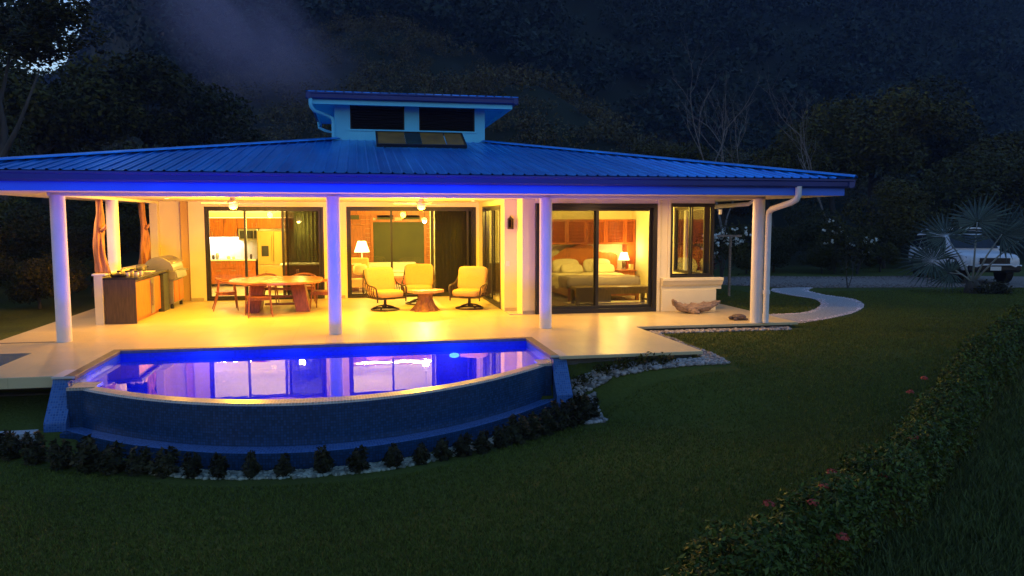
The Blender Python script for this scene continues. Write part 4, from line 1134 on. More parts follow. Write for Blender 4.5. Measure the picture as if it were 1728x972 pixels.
sp = [(1.56+.40*(1+.14*math.sin(3*a+.6)+.07*math.sin(5*a))*math.cos(a), 18.45+.30*(1+.12*math.sin(2*a+1))*math.sin(a)) for a in [2*math.pi*k/28 for k in range(28)]]
MB().prism(sp, .43, .50).build("slab_top", wood("slab_wood", (.52, .30, .17), .45, stretch=(2, 10, 10)), t, .012)

# ================================================================== bar and grill
t = thing("low_bar_wall", (-5.34, 19.4, 0), "low white wall with a pale ledge behind the outdoor kitchen", "low wall")
MB().box(-5.37, -5.21, 17.26, 21.75, 0, 1.02).build("wall_body", M['wall'], t, .006)
MB().box(-5.40, -5.14, 17.24, 21.75, 1.022, 1.06).build("ledge", M['porcelain'], t, .006)
t = thing("outdoor_kitchen", (-4.85, 18.6, 0), "outdoor kitchen counter with dark wood end, orange doors and black granite top", "outdoor kitchen")
MB().box(-5.19, -4.58, 17.30, 17.33, .0, .93).build("end_panel", M['dark_wood'], t, .003)
MB().box(-5.18, -4.62, 17.33, 19.9, .08, .93).build("carcass", M['dark_wood'], t)
MB().box(-5.18, -4.66, 17.36, 19.9, .0, .08).build("plinth", M['orange'], t)
for y0, y1 in ((17.34, 18.52), (18.86, 19.42)):
    d = MB().box(-4.62, -4.595, y0+.01, y1-.01, .09, .86).build("cabinet_door", M['orange'], t, .003)
f_ = MB().box(-4.66, -4.585, 18.54, 18.84, .07, .86).build("bar_fridge", M['steel'], t, .006)
MB().box(-4.582, -4.555, 18.57, 18.59, .25, .75).build("handle", M['steel'], f_)
MB().box(-5.19, -4.53, 19.44, 19.93, .0, .90).build("stone_panel", M['green_stone'], t, .004)
MB().box(-5.20, -4.52, 17.26, 19.97, .932, .975).build("granite_top", M['granite'], t, .005)
MB().box(-5.0, -4.75, 18.3, 18.7, .9755, .98).build("sink", M['steel'], t)
MB().tube([(-5.07, 18.1, .975), (-5.07, 18.1, 1.10), (-5.02, 18.1, 1.14), (-4.95, 18.1, 1.09)], .012, 7).build("tap_spout", M['steel'], t, smooth='auto')
JL = ["round yellow candle jar at the front left of the granite counter", "round yellow candle jar at the front right of the granite counter", "yellow candle jar behind the front pair on the granite counter", "yellow candle jar nearest the white ledge on the granite counter", "small yellow candle jar beside the tap on the granite counter"]
for i, (x, y, r, h) in enumerate(((-4.78, 17.5, .055, .10), (-4.62, 17.55, .055, .10), (-4.76, 17.75, .055, .12), (-4.60, 17.8, .05, .11), (-5.02, 17.75, .045, .09))):
    o = thing("candle_jar", (x, y, .976), JL[i], "jar", "jars on the granite counter")
    MB().lathe([(r*.8, 0), (r, h*.3), (r, h*.7), (r*.75, h)], (x, y, .976), 14).build("jar_body", M['jar'], o, smooth='auto')
    MB().lathe([(r*.85, h), (r*.85, h+.025), (r*.3, h+.035)], (x, y, .976), 14).build("lid", M['black'], o, smooth='auto')
o = thing("frying_pan", (-4.95, 17.42, .976), "wide black pan with an upright handle on the granite counter", "pan")
MB().lathe([(.13, 0), (.17, .055), (.165, .06), (.12, .015)], (-4.95, 17.47, .976), 20).build("bowl", M['black'], o, smooth='auto')
MB().tube([(-5.08, 17.47, 1.03), (-5.14, 17.5, 1.10), (-5.15, 17.5, 1.26)], .011, 6).build("handle", M['black'], o)
o = MB().box(-4.86, -4.66, 18.9, 19.3, .976, .99).build("cutting_board", M['porcelain'], bev=.004); tag(o, "pale cutting board lying on the granite counter", "cutting board")
o = thing("pot", (-4.98, 19.35, .976), "round steel pot on the granite counter beside the grill", "pot")
MB().lathe([(.10, 0), (.115, .02), (.115, .13), (.09, .15), (.02, .165)], (-4.98, 19.35, .976), 18).build("pot_body", M['steel'], o, smooth='auto')
MB().tube([(-4.87, 19.35, 1.07), (-4.83, 19.35, 1.08), (-4.83, 19.41, 1.08)], .008, 6).build("handle", M['black'], o)
t = thing("grill", (-4.8, 20.7, 0), "steel barbecue grill with domed lid and side shelf", "barbecue grill")
MB().box(-5.1, -4.45, 20.05, 21.1, .12, .72).build("cart", M['steel'], t, .008)
MB().box(-4.45, -4.43, 20.1, 20.55, .16, .68).build("cart_door", M['orange'], t, .004); MB().box(-4.45, -4.43, 20.6, 21.05, .16, .68).build("cart_door", M['orange'], t, .004)
MB().box(-5.12, -4.38, 20.0, 21.15, .72, .93).build("firebox", M['steel'], t, .01)
lid = [(-5.12, .93)] + [(-4.77-.35*math.cos(a), .93+.34*math.sin(a)) for a in [math.pi*k/12 for k in range(1, 12)]] + [(-4.42, .93)]
l_ = MB().prism(lid, 20.02, 21.13, 'y').build("lid", M['steel'], t, .012)
MB().tube([(-4.46, 20.1, 1.13), (-4.40, 20.12, 1.14), (-4.40, 21.03, 1.14), (-4.46, 21.05, 1.13)], .014, 8).build("handle", M['chrome'], l_)
MB().lathe([(.045, 0), (.045, .015)], (-4.5, 20.57, 1.22), 14).build("thermometer", M['chrome'], l_)
MB().prism([(-4.38, .74), (-4.34, .75), (-4.37, .90), (-4.38, .90)], 20.05, 21.1, 'y').build("control_panel", M['steel'], t)
for y in (20.2, 20.45, 20.7, 20.95):
    k = MB().lathe([(.03, 0), (.026, .03)], (0, 0, 0), 12).build("knob", M['black'], t); k.location = (-4.35+4.8, y-20.7, .83); k.rotation_euler = (0, R(90), 0)
MB().box(-5.05, -4.4, 21.16, 21.6, .86, .90).build("side_shelf", M['steel'], t, .006)
for y in (20.1, 21.05):
    for x in (-5.05, -4.5): MB().lathe([(.04, 0), (.04, .08), (.02, .12)], (x, y, 0), 10).build("caster", M['rubber'], t)

# driftwood posts
def driftpost(x, y, z0, z1, seed, label, fork=False):
    t = thing("driftwood_post", (x, y, z0), label, "driftwood post", "twisted driftwood posts on the bar ledge")
    rnd = random.Random(seed)
    def strand(ph, off, r0, name):
        vs = []; fs = []; n = 16; m = 26
        for j in range(m+1):
            u = j/m; z = z0+(z1-z0)*u
            cx_ = x + off*(1-.5*u)*math.cos(ph+u*1.6) + .02*math.sin(u*6+seed); cy_ = y + off*(1-.5*u)*math.sin(ph+u*1.6) + .02*math.cos(u*5+seed)
            for k in range(n):
                a = 2*math.pi*k/n
                rr = r0*(1 + .35*noise.noise(Vector((math.cos(a)*1.3+seed, math.sin(a)*1.3, u*4))) + .18*math.sin(3*a+u*7+seed))
                rr *= 1.08-.16*u+.10*math.sin(u*9+seed)
                vs.append((cx_+rr*math.cos(a), cy_+rr*math.sin(a), z))
        for j in range(m):
            for k in range(n): fs.append((j*n+k, j*n+(k+1) % n, (j+1)*n+(k+1) % n, (j+1)*n+k))
        fs.append(tuple(range(n))[::-1]); fs.append(tuple(m*n+k for k in range(n)))
        MB().add(vs, fs).build(name, M['drift'], t, smooth=True)
    strand(.4, .055, .078, "trunk"); strand(3.5, .06, .062, "trunk")
    kn = MB(); kn.tube([(x+.05, y-.05, z0+.72*(z1-z0)*.8), (x+.14, y-.07, z0+.62*(z1-z0)), (x+.15, y-.07, z0+.66*(z1-z0))], [.05, .035, .012], 8)
    kn.build("knot", M['drift'], t, smooth=True)
driftpost(-5.29, 17.5, 1.06, 2.60, 2, "thick twisted orange driftwood post at the near end of the bar ledge")
driftpost(-5.29, 20.9, 1.06, 2.60, 5, "twisted orange driftwood post with a split trunk at the far end of the bar ledge")

# ================================================================== driftwood bench and stone
t = thing("driftwood_bench", (7.75, 16.75, 0), "weathered grey driftwood log lying below the bay window", "driftwood log")
def logmesh(pts, rads, seed, name, n=16):
    pts = [(7.75+(p[0]-7.75)*.82-.08, p[1], p[2]*.82) for p in pts]; rads = [r*.84 for r in rads]
    vs = []; fs = []
    m = len(pts)
    for j, (p, r) in enumerate(zip(pts, rads)):
        t_ = (Vector(pts[min(j+1, m-1)])-Vector(pts[max(j-1, 0)])).normalized()
        u = t_.cross(Vector((0, 0, 1))); u = u.normalized() if u.length > .1 else Vector((1, 0, 0)); w_ = u.cross(t_)
        for k in range(n):
            a = 2*math.pi*k/n
            rr = r*(1+.35*noise.noise(Vector((math.cos(a)*1.4+seed, math.sin(a)*1.4, j*.45)))+.12*math.sin(4*a+j)+.22*noise.noise(Vector((math.cos(a)*3.5, math.sin(a)*3.5+seed, j*1.1))))
            vs.append(tuple(Vector(p)+u*rr*math.cos(a)*1.15+w_*rr*math.sin(a)))
    for j in range(m-1):
        for k in range(n): fs.append((j*n+k, j*n+(k+1) % n, (j+1)*n+(k+1) % n, (j+1)*n+k))
    fs.append(tuple(range(n))[::-1]); fs.append(tuple((m-1)*n+k for k in range(n)))
    return MB().add(vs, fs).build(name, M['bench'], t, smooth=True)
pts = smoothline([(7.14, 16.8, .36), (7.24, 16.78, .27), (7.42, 16.75, .16), (7.7, 16.72, .135), (8.0, 16.72, .15), (8.25, 16.75, .20), (8.45, 16.78, .27), (8.6, 16.8, .31)], 4)
logmesh(pts, [.035+.105*math.sin(math.pi*min(1, k/(len(pts)-1)*1.03))**1.1 for k in range(len(pts))], 3, "trunk")
logmesh(smoothline([(7.22, 16.78, .26), (7.15, 16.74, .34), (7.12, 16.72, .41)], 5), [.075, .07, .065, .06, .055, .05, .045, .04, .035, .03, .022], 7, "branch_stub", 12)
logmesh(smoothline([(7.62, 16.66, .10), (7.72, 16.56, .05), (7.82, 16.50, .03)], 4), [.11, .10, .09, .085, .08, .07, .06, .05, .03], 9, "root_flare", 12)
t = thing("turtle_ornament", (8.12, 15.4, 0), "small dark turtle-shaped ornament on the paving near the downpipe", "ornament")
M['turtle'] = mat("dark_stone", (.10, .07, .06), .7, var=.35, scale=20, bump=.3)
MB().ball((8.12, 15.4, .06), (.17, .13, .07), 16, 8, e=.9).build("shell", M['turtle'], t, smooth=True)
MB().ball((7.93, 15.38, .06), (.06, .04, .035), 10, 6).build("head", M['turtle'], t, smooth=True)
for a, c in ((-.12, -.1), (-.12, .1), (.12, -.1), (.12, .1)): MB().ball((8.12+a, 15.4+c, .025), (.06, .045, .025), 8, 6).build("flipper", M['turtle'], t, smooth=True)

# ================================================================== solar collector on the roof
t = thing("solar_collector", (1.5, 19.0, 3.85), "flat dark framed solar collector tilted on the roof below the cupola", "solar panel")
a0, a1 = .47, 2.62; y0, z0, y1, z1 = 18.62, 3.93, 19.55, 4.33
dv = Vector((0, y1-y0, z1-z0)); L = dv.length; dv.normalize(); nv = Vector((0, -dv.z, dv.y)); ang = math.atan2(z1-z0, y1-y0)
def onp(u, v, h): p = Vector((a0+u, y0, z0)) + dv*v + nv*h; return tuple(p)
def pbox(mb, u0, u1, v0, v1, h0, h1):
    mb.add([onp(u0, v0, h0), onp(u1, v0, h0), onp(u1, v1, h0), onp(u0, v1, h0), onp(u0, v0, h1), onp(u1, v0, h1), onp(u1, v1, h1), onp(u0, v1, h1)], [(0, 3, 2, 1), (4, 5, 6, 7), (0, 1, 5, 4), (1, 2, 6, 5), (2, 3, 7, 6), (3, 0, 4, 7)])
W_ = a1-a0
fm = MB(); pbox(fm, 0, W_, 0, .04, -.05, .03); pbox(fm, 0, W_, L-.04, L, -.05, .03); pbox(fm, 0, .04, .04, L-.04, -.05, .03); pbox(fm, W_-.04, W_, .04, L-.04, -.05, .03)
fm.build("frame", M['bronze'], t, .003)
M['amber'] = mat("collector_amber_reflection", (.26, .13, .012), .25, var=.25, scale=3)  # amber reflection put into the panes' base colour
M['greenglass'] = mat("green_collector_glass", (.03, .035, .012), .2, var=.2)
for u0, u1, mt in ((.04, .70, 'amber'), (.70, 1.08, 'greenglass'), (1.08, 1.66, 'amber'), (1.68, W_-.04, 'amber')):
    pm = MB(); pbox(pm, u0+.004, u1-.004, .04, L-.04, -.03, .015); pm.build("panel", M[mt], t)
for u in (.2, W_-.2):
    MB().tube([onp(u, L-.1, -.05), (a0+u, y1+.02, 4.02)], .02, 6).build("bracket", M['bronze'], t)
    MB().tube([onp(u, .1, -.05), (a0+u, y0+.1, 3.83)], .02, 6).build("bracket", M['bronze'], t)

# ================================================================== vegetation
M['leafA'] = leafmat("leaf_dark_green", (.044, .040, .007), hue=(.012, .010, 0))
M['leafB'] = leafmat("leaf_olive", (.050, .046, .008), hue=(.02, .014, .002))
M['leafC'] = leafmat("leaf_blue_green", (.036, .038, .010))
M['leafH'] = leafmat("leaf_hedge", (.044, .064, .012), rough=.5, hue=(.02, .03, 0))
M['leafS'] = leafmat("leaf_shrub", (.026, .026, .012), rough=.55, hue=(.012, .008, 0))
M['scrub'] = leafmat("hill_scrub", (.072, .062, .026), hue=(.02, .012, 0))
M['forest'] = leafmat("mountain_forest", (.020, .030, .019))
M['flower_red'] = mat("red_petals", (.42, .05, .03), .6)
M['flower_white'] = mat("white_petals", (.75, .74, .66), .6)
M['pebble'] = leafmat("pebbles", (.34, .30, .27), rough=.7, var=.6, hue=(.02, .02, .02))
M['bladeA'] = leafmat("grass_blade", (.088, .104, .016), rough=.7, hue=(.014, .012, 0))
M['bladeB'] = leafmat("rough_grass_blade", (.074, .092, .026), rough=.6, hue=(.014, .016, 0))

def crown_points(n, nclump, seed, flat=1.0, low=-.5, rc=.36):
    rg = np.random.default_rng(seed)
    cs = []
    while len(cs) < nclump:
        p = rg.normal(size=3); p /= np.linalg.norm(p)
        p *= rg.uniform(.35, .82); p[2] *= flat
        if p[2] > low: cs.append(p)
    cs = np.array(cs); rr = rg.uniform(rc*.65, rc*1.25, nclump)
    w = rr**2/np.sum(rr**2)
    k = rg.choice(nclump, n, p=w)
    d = rg.normal(size=(n, 3)); d /= np.linalg.norm(d, axis=1, keepdims=True)
    rad = rr[k]*(rg.uniform(.35, 1.0, n)**.5)
    P = cs[k] + d*rad[:, None]*np.array([1, 1, .8])
    nrm = d*.7 + np.array([0, 0, .6])
    return P, nrm
def crown_mesh(name, n, nclump, seed, leaf, mt, **kw):
    P, nrm = crown_points(n, nclump, seed, **kw)
    Q = leaf_quads(P, RNG.uniform(.7, 1.3, n)*leaf, nrm, .8, .55)
    o = quadmesh(name, Q, mt); me = o.data
    bpy.data.objects.remove(o)
    return me
CROWNS = [crown_mesh("crown", 9500, 18, 21, .060, M['leafA'], flat=.8), crown_mesh("crown", 9000, 24, 22, .058, M['leafB'], flat=.7, rc=.30),
          crown_mesh("crown", 9500, 15, 23, .062, M['leafC'], flat=.9, rc=.40), crown_mesh("crown", 8500, 28, 24, .056, M['leafA'], flat=.65, rc=.27),
          crown_mesh("crown", 9000, 22, 25, .058, M['leafB'], flat=.85, rc=.33)]
def trunk_mesh(seed, n=5):
    rnd = random.Random(seed); mb = MB()
    mb.tube([(0, 0, -.15), (.02, .01, .3), (rnd.uniform(-.06, .06), rnd.uniform(-.06, .06), .7), (0, 0, 1.0)], [.055, .042, .032, .02], 8)
    for k in range(n):
        a = 2*math.pi*k/n+rnd.uniform(-.3, .3); z = rnd.uniform(.5, .85); r = rnd.uniform(.3, .5)
        mb.tube([(0, 0, z), (r*.5*math.cos(a), r*.5*math.sin(a), z+.18), (r*math.cos(a), r*math.sin(a), z+.42)], [.024, .016, .006], 6)
    me = bpy.data.meshes.new("trunk"); me.from_pydata(mb.v, [], mb.f); me.materials.append(M['bark']); me.polygons.foreach_set("use_smooth", [True]*len(me.polygons)); return me
TRUNKS = [trunk_mesh(s) for s in (1, 2, 3)]
def tree(x, y, r, h, kind, label, name="tree", group=None, squash=.85, zoff=0, cat="tree"):
    """r crown radius, h crown centre height above ground"""
    z = float(gz(x, y)) - .1 + zoff
    t = thing(name, (x, y, z), label, cat, group)
    a = bpy.data.objects.new("trunk", TRUNKS[kind % 3]); COL.objects.link(a); a.parent = t; a.scale = (r*1.0, r*1.0, max(.4, h*.85))
    c = bpy.data.objects.new("crown", CROWNS[kind]); COL.objects.link(c); c.parent = t; c.location = (0, 0, h); c.scale = (r, r, r*squash); c.rotation_euler = (0, 0, (x*1.7+y*.9) % 6.28)
    return t
TL = [
 # left
 (-13.6, 38, 4.6, 4.6, 0, "big dark tree rising behind the left corner of the blue roof"),
 (-10.0, 41, 4.4, 5.6, 3, "rounded dark tree left of the misty gap, its crown above the roof ridge"),
 (-6.9, 43, 3.4, 4.6, 2, "dark tree standing against the mist, rightmost of the left group"),
 (-15.5, 31, 4.2, 3.4, 1, "olive bushy tree at the far left edge above the roof"),
 (-10.2, 33.5, 3.2, 2.4, 4, "low olive tree just behind the left end of the roof"),
 (-6.0, 36.0, 2.6, 2.0, 0, "low dark tree close behind the left roof slope"),
 (-18.5, 44, 5.5, 7.0, 2, "tall dark tree behind the others at the far left edge"),
 # middle
 (15.5, 44, 2.8, 2.6, 4, "small round olive tree behind the cupola's right side"),
 (19.0, 47, 3.2, 3.2, 1, "olive spreading tree behind the middle of the right roof slope"),
 (22.5, 45, 3.0, 2.6, 0, "dark low tree left of the bare pale-branched tree"),
 (-3.2, 46, 2.6, 2.8, 1, "small olive tree left of the cupola downpipe"),
 # right
 (23.5, 41, 3.6, 4.4, 3, "dark tree directly behind the bare pale-branched tree"),
 (28.8, 43, 4.6, 5.4, 0, "large dark tree behind the right end of the roof"),
 (33.5, 46, 5.2, 6.2, 1, "tall olive-crowned tree above the right roof corner"),
 (38.5, 47, 4.8, 6.0, 2, "dark blue-green tree right of the tall olive crown"),
 (30.5, 36, 3.4, 3.2, 2, "dark low tree right of the roof corner"),
 (36.0, 39, 4.0, 4.2, 0, "dark tree above the fan palm's left fronds"),
 (42.5, 42, 5.0, 5.2, 3, "dark wide tree above the white car"),
 (40.5, 35, 3.6, 3.4, 4, "olive tree at the right edge behind the white car"),
 (25.5, 34, 2.8, 2.4, 4, "low olive tree behind the flowering shrubs by the drive"),
]
for x, y, r, h, k, lb in TL: tree(x, y, r, h, k, lb, group="dark trees around the house")
# overhanging tree at the top left corner of the view
t = tree(-11.2, 27.5, 3.3, 8.2, 1, "tall leafy tree with pale sky showing through it at the top left corner", group="dark trees around the house", squash=.55)
t = thing("bare_tree", (19.6, 39, float(gz(19.6, 39))-.1), "leafless tree with thin pale branches behind the right roof slope", "tree")
def branches(base, d, L, r, depth, rnd, mb):
    p = Vector(base); pts = [p.copy()]; dd = Vector(d).normalized(); n = 4
    rs = [r]
    for i in range(n):
        dd = (dd + Vector((rnd.uniform(-.22, .22), rnd.uniform(-.22, .22), rnd.uniform(-.02, .16)))).normalized()
        p = p + dd*L/n; pts.append(p.copy()); rs.append(r*(1-.45*(i+1)/n))
    mb.tube(pts, rs, 6 if depth > 2 else 4, cap=False)
    if depth > 0:
        for k in range(rnd.choice((2, 3))):
            q = pts[rnd.choice((2, 3, 4))]
            nd = (dd + Vector((rnd.uniform(-.9, .9), rnd.uniform(-.6, .6), rnd.uniform(-.1, .5)))).normalized()
            branches(q, nd, L*rnd.uniform(.55, .8), r*.55, depth-1, rnd, mb)
for s, b, d, L, r in ((3, (19.6, 39, 1.0), (-.14, 0, 1), 4.2, .075), (8, (19.6, 39, 1.6), (.4, -.1, 1), 3.2, .05)):
    mb = MB(); branches(b, d, L, r, 4, random.Random(s), mb); mb.build("branch", M['palebark'], t)
MB().tube([(19.6, 39, 0), (19.6, 39, 1.0), (19.6, 39, 1.7)], [.16, .13, .10], 8).build("trunk", M['palebark'], t)
t = thing("bare_tree", (25.0, 37, float(gz(25, 37))-.1), "leafless pale sapling just above the right end of the roof", "tree")
mb = MB(); branches((25.0, 37, .1), (-.25, 0, 1), 4.0, .07, 4, random.Random(12), mb); mb.build("branch", M['palebark'], t)

# shrubs left of the terrace, under the eave
SHR = [(-8.6, 18.2, 1.0, .7, 4), (-8.0, 21.5, 1.1, .9, 0), (-9.6, 20.0, 1.3, 1.1, 3), (-10.4, 23.0, 1.7, 1.5, 0), (-9.0, 25.5, 1.6, 1.5, 2), (-11.5, 26.5, 2.0, 2.0, 1), (-8.2, 29.0, 1.8, 1.7, 3), (-12.6, 22.0, 1.6, 1.4, 4), (-11.2, 18.6, 1.3, 1.0, 0), (-7.6, 24.2, .9, .8, 1), (-13.5, 29.5, 2.4, 2.6, 2)]
SHL = ["low olive shrub at the paving edge left of the first column", "dark shrub beside the low bar wall outside the terrace", "dense dark shrub between the paving and the bank", "large dark bush on the bank left of the terrace", "blue-green bush seen between the left columns", "tall olive bush on the bank far left", "dark bush behind the rear left column", "olive shrub at the left edge under the eave", "dark low shrub at the left picture edge by the paving", "small olive shrub behind the driftwood posts", "big blue-green bush at the top of the left bank"]
for (x, y, r, h, k), lb in zip(SHR, SHL): tree(x, y, r, h, k, lb, "shrub", "shrubs on the bank left of the terrace", .9, cat="shrub")
# planting beyond the drive
DRV = [(14.2, 30.6, 1.0, .9, 0), (16.0, 29.8, .9, .8, 4), (17.6, 30.4, 1.2, 1.0, 2), (19.2, 29.3, .9, .8, 0), (20.6, 30.8, 1.3, 1.1, 3), (22.2, 29.6, 1.0, .9, 1), (23.8, 31.5, 1.5, 1.3, 0), (25.8, 30.6, 1.2, 1.1, 3), (18.2, 32.5, 1.6, 1.5, 1), (21.8, 34.0, 1.8, 1.7, 2)]
DRL = ["dark shrub behind the drive left of the garden post", "small olive shrub behind the drive right of the white-flowering bush", "blue-green shrub across the drive from the winding path", "dark shrub behind the thin sapling", "broad dark shrub behind the yellow-white flowers", "olive shrub left of the fan palm across the drive", "large dark shrub behind the fan palm's left fronds", "dark shrub behind the rear of the white car", "tall olive bush in the second row beyond the drive", "tall blue-green bush in the second row behind the sapling"]
for (x, y, r, h, k), lb in zip(DRV, DRL): tree(x, y, r, h, k, lb, "shrub", "shrubs along the far side of the drive", .9, cat="shrub")
def flowering(x, y, w, h, label, n=46, yellow=False, name="flowering_shrub"):
    z = float(gz(x, y)); t = thing(name, (x, y, z), label, "flowering shrub")
    nl = 900
    P = RNG.normal(size=(nl, 3))*np.array([w*.33, w*.33, h*.18]) + np.array([x, y, z+h*.68])
    quadmesh("foliage", leaf_quads(P, RNG.uniform(.10, .22, nl), np.array([[0, -.2, .6]]), .9, .4), M['leafA'], t)
    st = MB()
    for k in range(6):
        a = k*1.05; st.tube([(x, y, z-.05), (x+.12*math.cos(a), y+.12*math.sin(a), z+h*.35), (x+w*.3*math.cos(a), y+w*.3*math.sin(a), z+h*.8)], [.03, .022, .01], 6)
    st.build("stem", M['bark'], t)
    for k in range(n//4):
        c = Vector((x+random.gauss(0, w*.30), y-.12*w+random.gauss(0, w*.2), z+h*.72+random.gauss(0, h*.15)))
        pb = MB()
        for j in range(random.randint(2, 5)):
            p = c + Vector((random.gauss(0, .07), random.gauss(0, .05), random.gauss(0, .06))); pb.ball(p, (.055, .05, .05), 6, 4)
        pb.build("flower_head", M['flower_white'], t)
flowering(13.6, 27.2, 1.5, 2.0, "shrub covered in white flower clusters behind the garden post", 130)
flowering(19.6, 29.0, .9, 2.3, "tall thin shrub topped with a few white blossoms beyond the drive", 30)
flowering(20.4, 28.6, 1.2, 1.7, "low shrub with small pale blossoms right of the tall flowering one", 26)
t = thing("sapling", (16.0, 22.9, float(gz(16, 22.9))), "thin young tree with two forked stems between the path and the drive", "sapling")
MB().tube([(16, 22.9, -.2), (15.93, 22.9, .25), (15.9, 22.9, .9)], [.022, .018, .008], 6).build("stem", M['bark'], t); MB().tube([(16, 22.9, -.15), (16.14, 22.9, .3), (16.16, 22.9, .8)], [.018, .014, .007], 6).build("stem", M['bark'], t)
P = RNG.normal(size=(260, 3))*np.array([.22, .22, .25])+np.array([16.0, 22.9, .95]); quadmesh("foliage", leaf_quads(P, RNG.uniform(.07, .14, 260)), M['leafS'], t)
# garden post with a crossbar
t = thing("garden_post", (10.9, 21.3, -.12), "thin grey wooden post with a short crossbar on the lawn behind the bay window", "post")
MB().box(10.87, 10.93, 21.27, 21.33, -.2, 1.72).build("post", M['bench'], t, .004)
MB().box(10.45, 11.25, 21.26, 21.28, 1.66, 1.72).build("crossbar", M['bench'], t, .004)
t = thing("red_shrub", (11.3, 24.3, -.12), "reddish leaved shrub beside the garden post", "shrub")
P = RNG.normal(size=(420, 3))*np.array([.3, .3, .22])+np.array([11.3, 24.3, .75]); quadmesh("foliage", leaf_quads(P, RNG.uniform(.10, .2, 420)), leafmat("leaf_red", (.09, .03, .025)), t)
MB().tube([(11.3, 24.3, -.15), (11.32, 24.3, .7)], [.03, .015], 6).build("stem", M['bark'], t)

# ------------------------------------------------------------------ fan palm
t = thing("fan_palm", (18.76, 20.65, -.15), "silvery fan palm with stiff round leaves in front of the white car", "palm")
M['palm'] = leafmat("palm_leaf", (.050, .070, .056), rough=.5, var=.6)
M['petiole'] = mat("palm_petiole", (.24, .25, .22), .6, var=.2)
pb = Vector((18.76, 20.65, -.15))
MB().lathe([(.20, 0), (.24, .08), (.20, .25), (.16, .42)], pb, 14).build("trunk", M['bark'], t, smooth=True)
camdir = Vector((-.67, -.74, 0)); side = Vector((.74, -.67, 0))
FR = [(-1.35, .62, .25, 1.0), (-.95, 1.45, -.15, 1.0), (.05, 1.95, -.3, 1.1), (.85, 1.55, .15, 1.15), (1.6, 1.5, -.3, 1.1), (-.75, .25, .6, .7)]
for i, (sx, hz, fw, rad) in enumerate(FR):
    rad *= 1.12; c = pb + side*sx*.82 + camdir*fw*.8 + Vector((0, 0, .45+hz*.92))
    base = pb + Vector((0, 0, .35)); mid = base.lerp(c, .5)+Vector((0, 0, .12))
    fr = MB().tube([base, mid, c], [.035, .026, .016], 6).build("frond", M['petiole'], t, smooth=True)
    ax = (c-base).normalized()
    nrm = (camdir*.8 + Vector((0, 0, .5)) + ax*.15*1 + side*random.uniform(-.3, .3)).normalized()
    u = (ax - nrm*ax.dot(nrm)).normalized(); v = nrm.cross(u)
    vs = []; nseg = 30
    Q = []
    for k in range(nseg):
        a = -2.5 + 5.0*k/(nseg-1)+random.uniform(-.02, .02); da = 4.6/(nseg-1)
        L_ = rad*(.88+.12*math.cos(a))*random.uniform(.92, 1.05)
        def pt(r, aa, lift): return c + (u*math.cos(aa)+v*math.sin(aa))*r + nrm*lift
        m_ = .50*L_
        sag = -.10*rad - Vector((0, 0, 1)).dot(u*math.cos(a)+v*math.sin(a))*0
        tip = pt(L_, a, .05) + Vector((0, 0, -.10*rad*abs(math.sin(a))))
        Q.append([pt(.03, a, 0), pt(m_, a-da*.5, .0), pt(m_, a, .035), pt(.03, a, 0)])
        Q.append([pt(.03, a, 0), pt(m_, a, .035), pt(m_, a+da*.5, .0), pt(.03, a, 0)])
        Q.append([pt(m_, a-da*.5, 0), tip, pt(m_, a, .035), pt(m_, a-da*.5, 0)]); Q.append([pt(m_, a+da*.5, 0), pt(m_, a, .035), tip, pt(m_, a+da*.5, 0)])
    Q = np.array([[tuple(p) for p in q[:3]] for q in Q])
    quadmesh("blade", Q, M['palm'], fr, 3)
for k, (dx, dy) in enumerate(((0, 0), (.5, -.2), (.9, .3))):
    r = [.35, .3, .4][k]; x, y = 18.9+dx, 20.5+dy
    s = thing("bed_plant", (x, y, float(gz(x, y))), ["dark low plant at the foot of the fan palm", "dark mounded plant right of the fan palm's foot", "dark mounded plant in front of the car's bumper"][k], "plant")
    n = 400; P = RNG.normal(size=(n, 3))*np.array([r*.5, r*.5, r*.25])+np.array([x, y, float(gz(x, y))+r*.35])
    quadmesh("foliage", leaf_quads(P, RNG.uniform(.06, .14, n), np.array([[0, 0, .7]])), M['leafS'], s)
    MB().tube([(x, y, -.2), (x, y, .1)], .03, 6).build("stem", M['bark'], s)

# ------------------------------------------------------------------ shrubs along the pool wall
ROW = [(-4.75, 10.7), (-4.34, 10.5), (-3.99, 10.34), (-3.63, 10.17), (-3.27, 10.0), (-2.96, 9.86), (-2.64, 9.77), (-2.31, 9.65), (-1.99, 9.54), (-1.67, 9.44), (-1.29, 9.36), (-.91, 9.33), (-.46, 9.35), (-.04, 9.34), (.39, 9.43), (.74, 9.52), (1.02, 9.64), (1.30, 9.72), (1.57, 9.82), (1.85, 9.97), (2.10, 10.15), (2.36, 10.35), (2.6, 10.52), (2.84, 10.7), (3.06, 10.86), (3.27, 11.02), (3.45, 11.2)]
SM = []
for s in range(4):
    n = 620
    hgt = RNG.uniform(0, 1, n)
    rr = (.5+.5*np.sin(np.pi*np.clip(hgt*.85+.12, 0, 1)))*RNG.uniform(.3, 1, n)**.5
    a = RNG.uniform(0, 2*np.pi, n)
    P = np.stack([(.135+.05*np.sin(a*3+hgt*5))*rr*np.cos(a), (.135+.05*np.sin(a*2+hgt*7))*rr*np.sin(a), .03+.46*hgt*(.82+.18*np.sin(a*2+1))], 1)
    nr = np.stack([np.cos(a), np.sin(a), np.full(n, .9)], 1)
    o = quadmesh("foliage", leaf_quads(P, RNG.uniform(.05, .115, n), nr, .8, .40), M['leafS']); SM.append(o.data); bpy.data.objects.remove(o)
stm = MB()
for k in range(5): stm.tube([(0, 0, -.05), (.03*math.cos(k*1.26), .03*math.sin(k*1.26), .2), (.07*math.cos(k*1.26), .07*math.sin(k*1.26), .4)], [.012, .009, .004], 5)
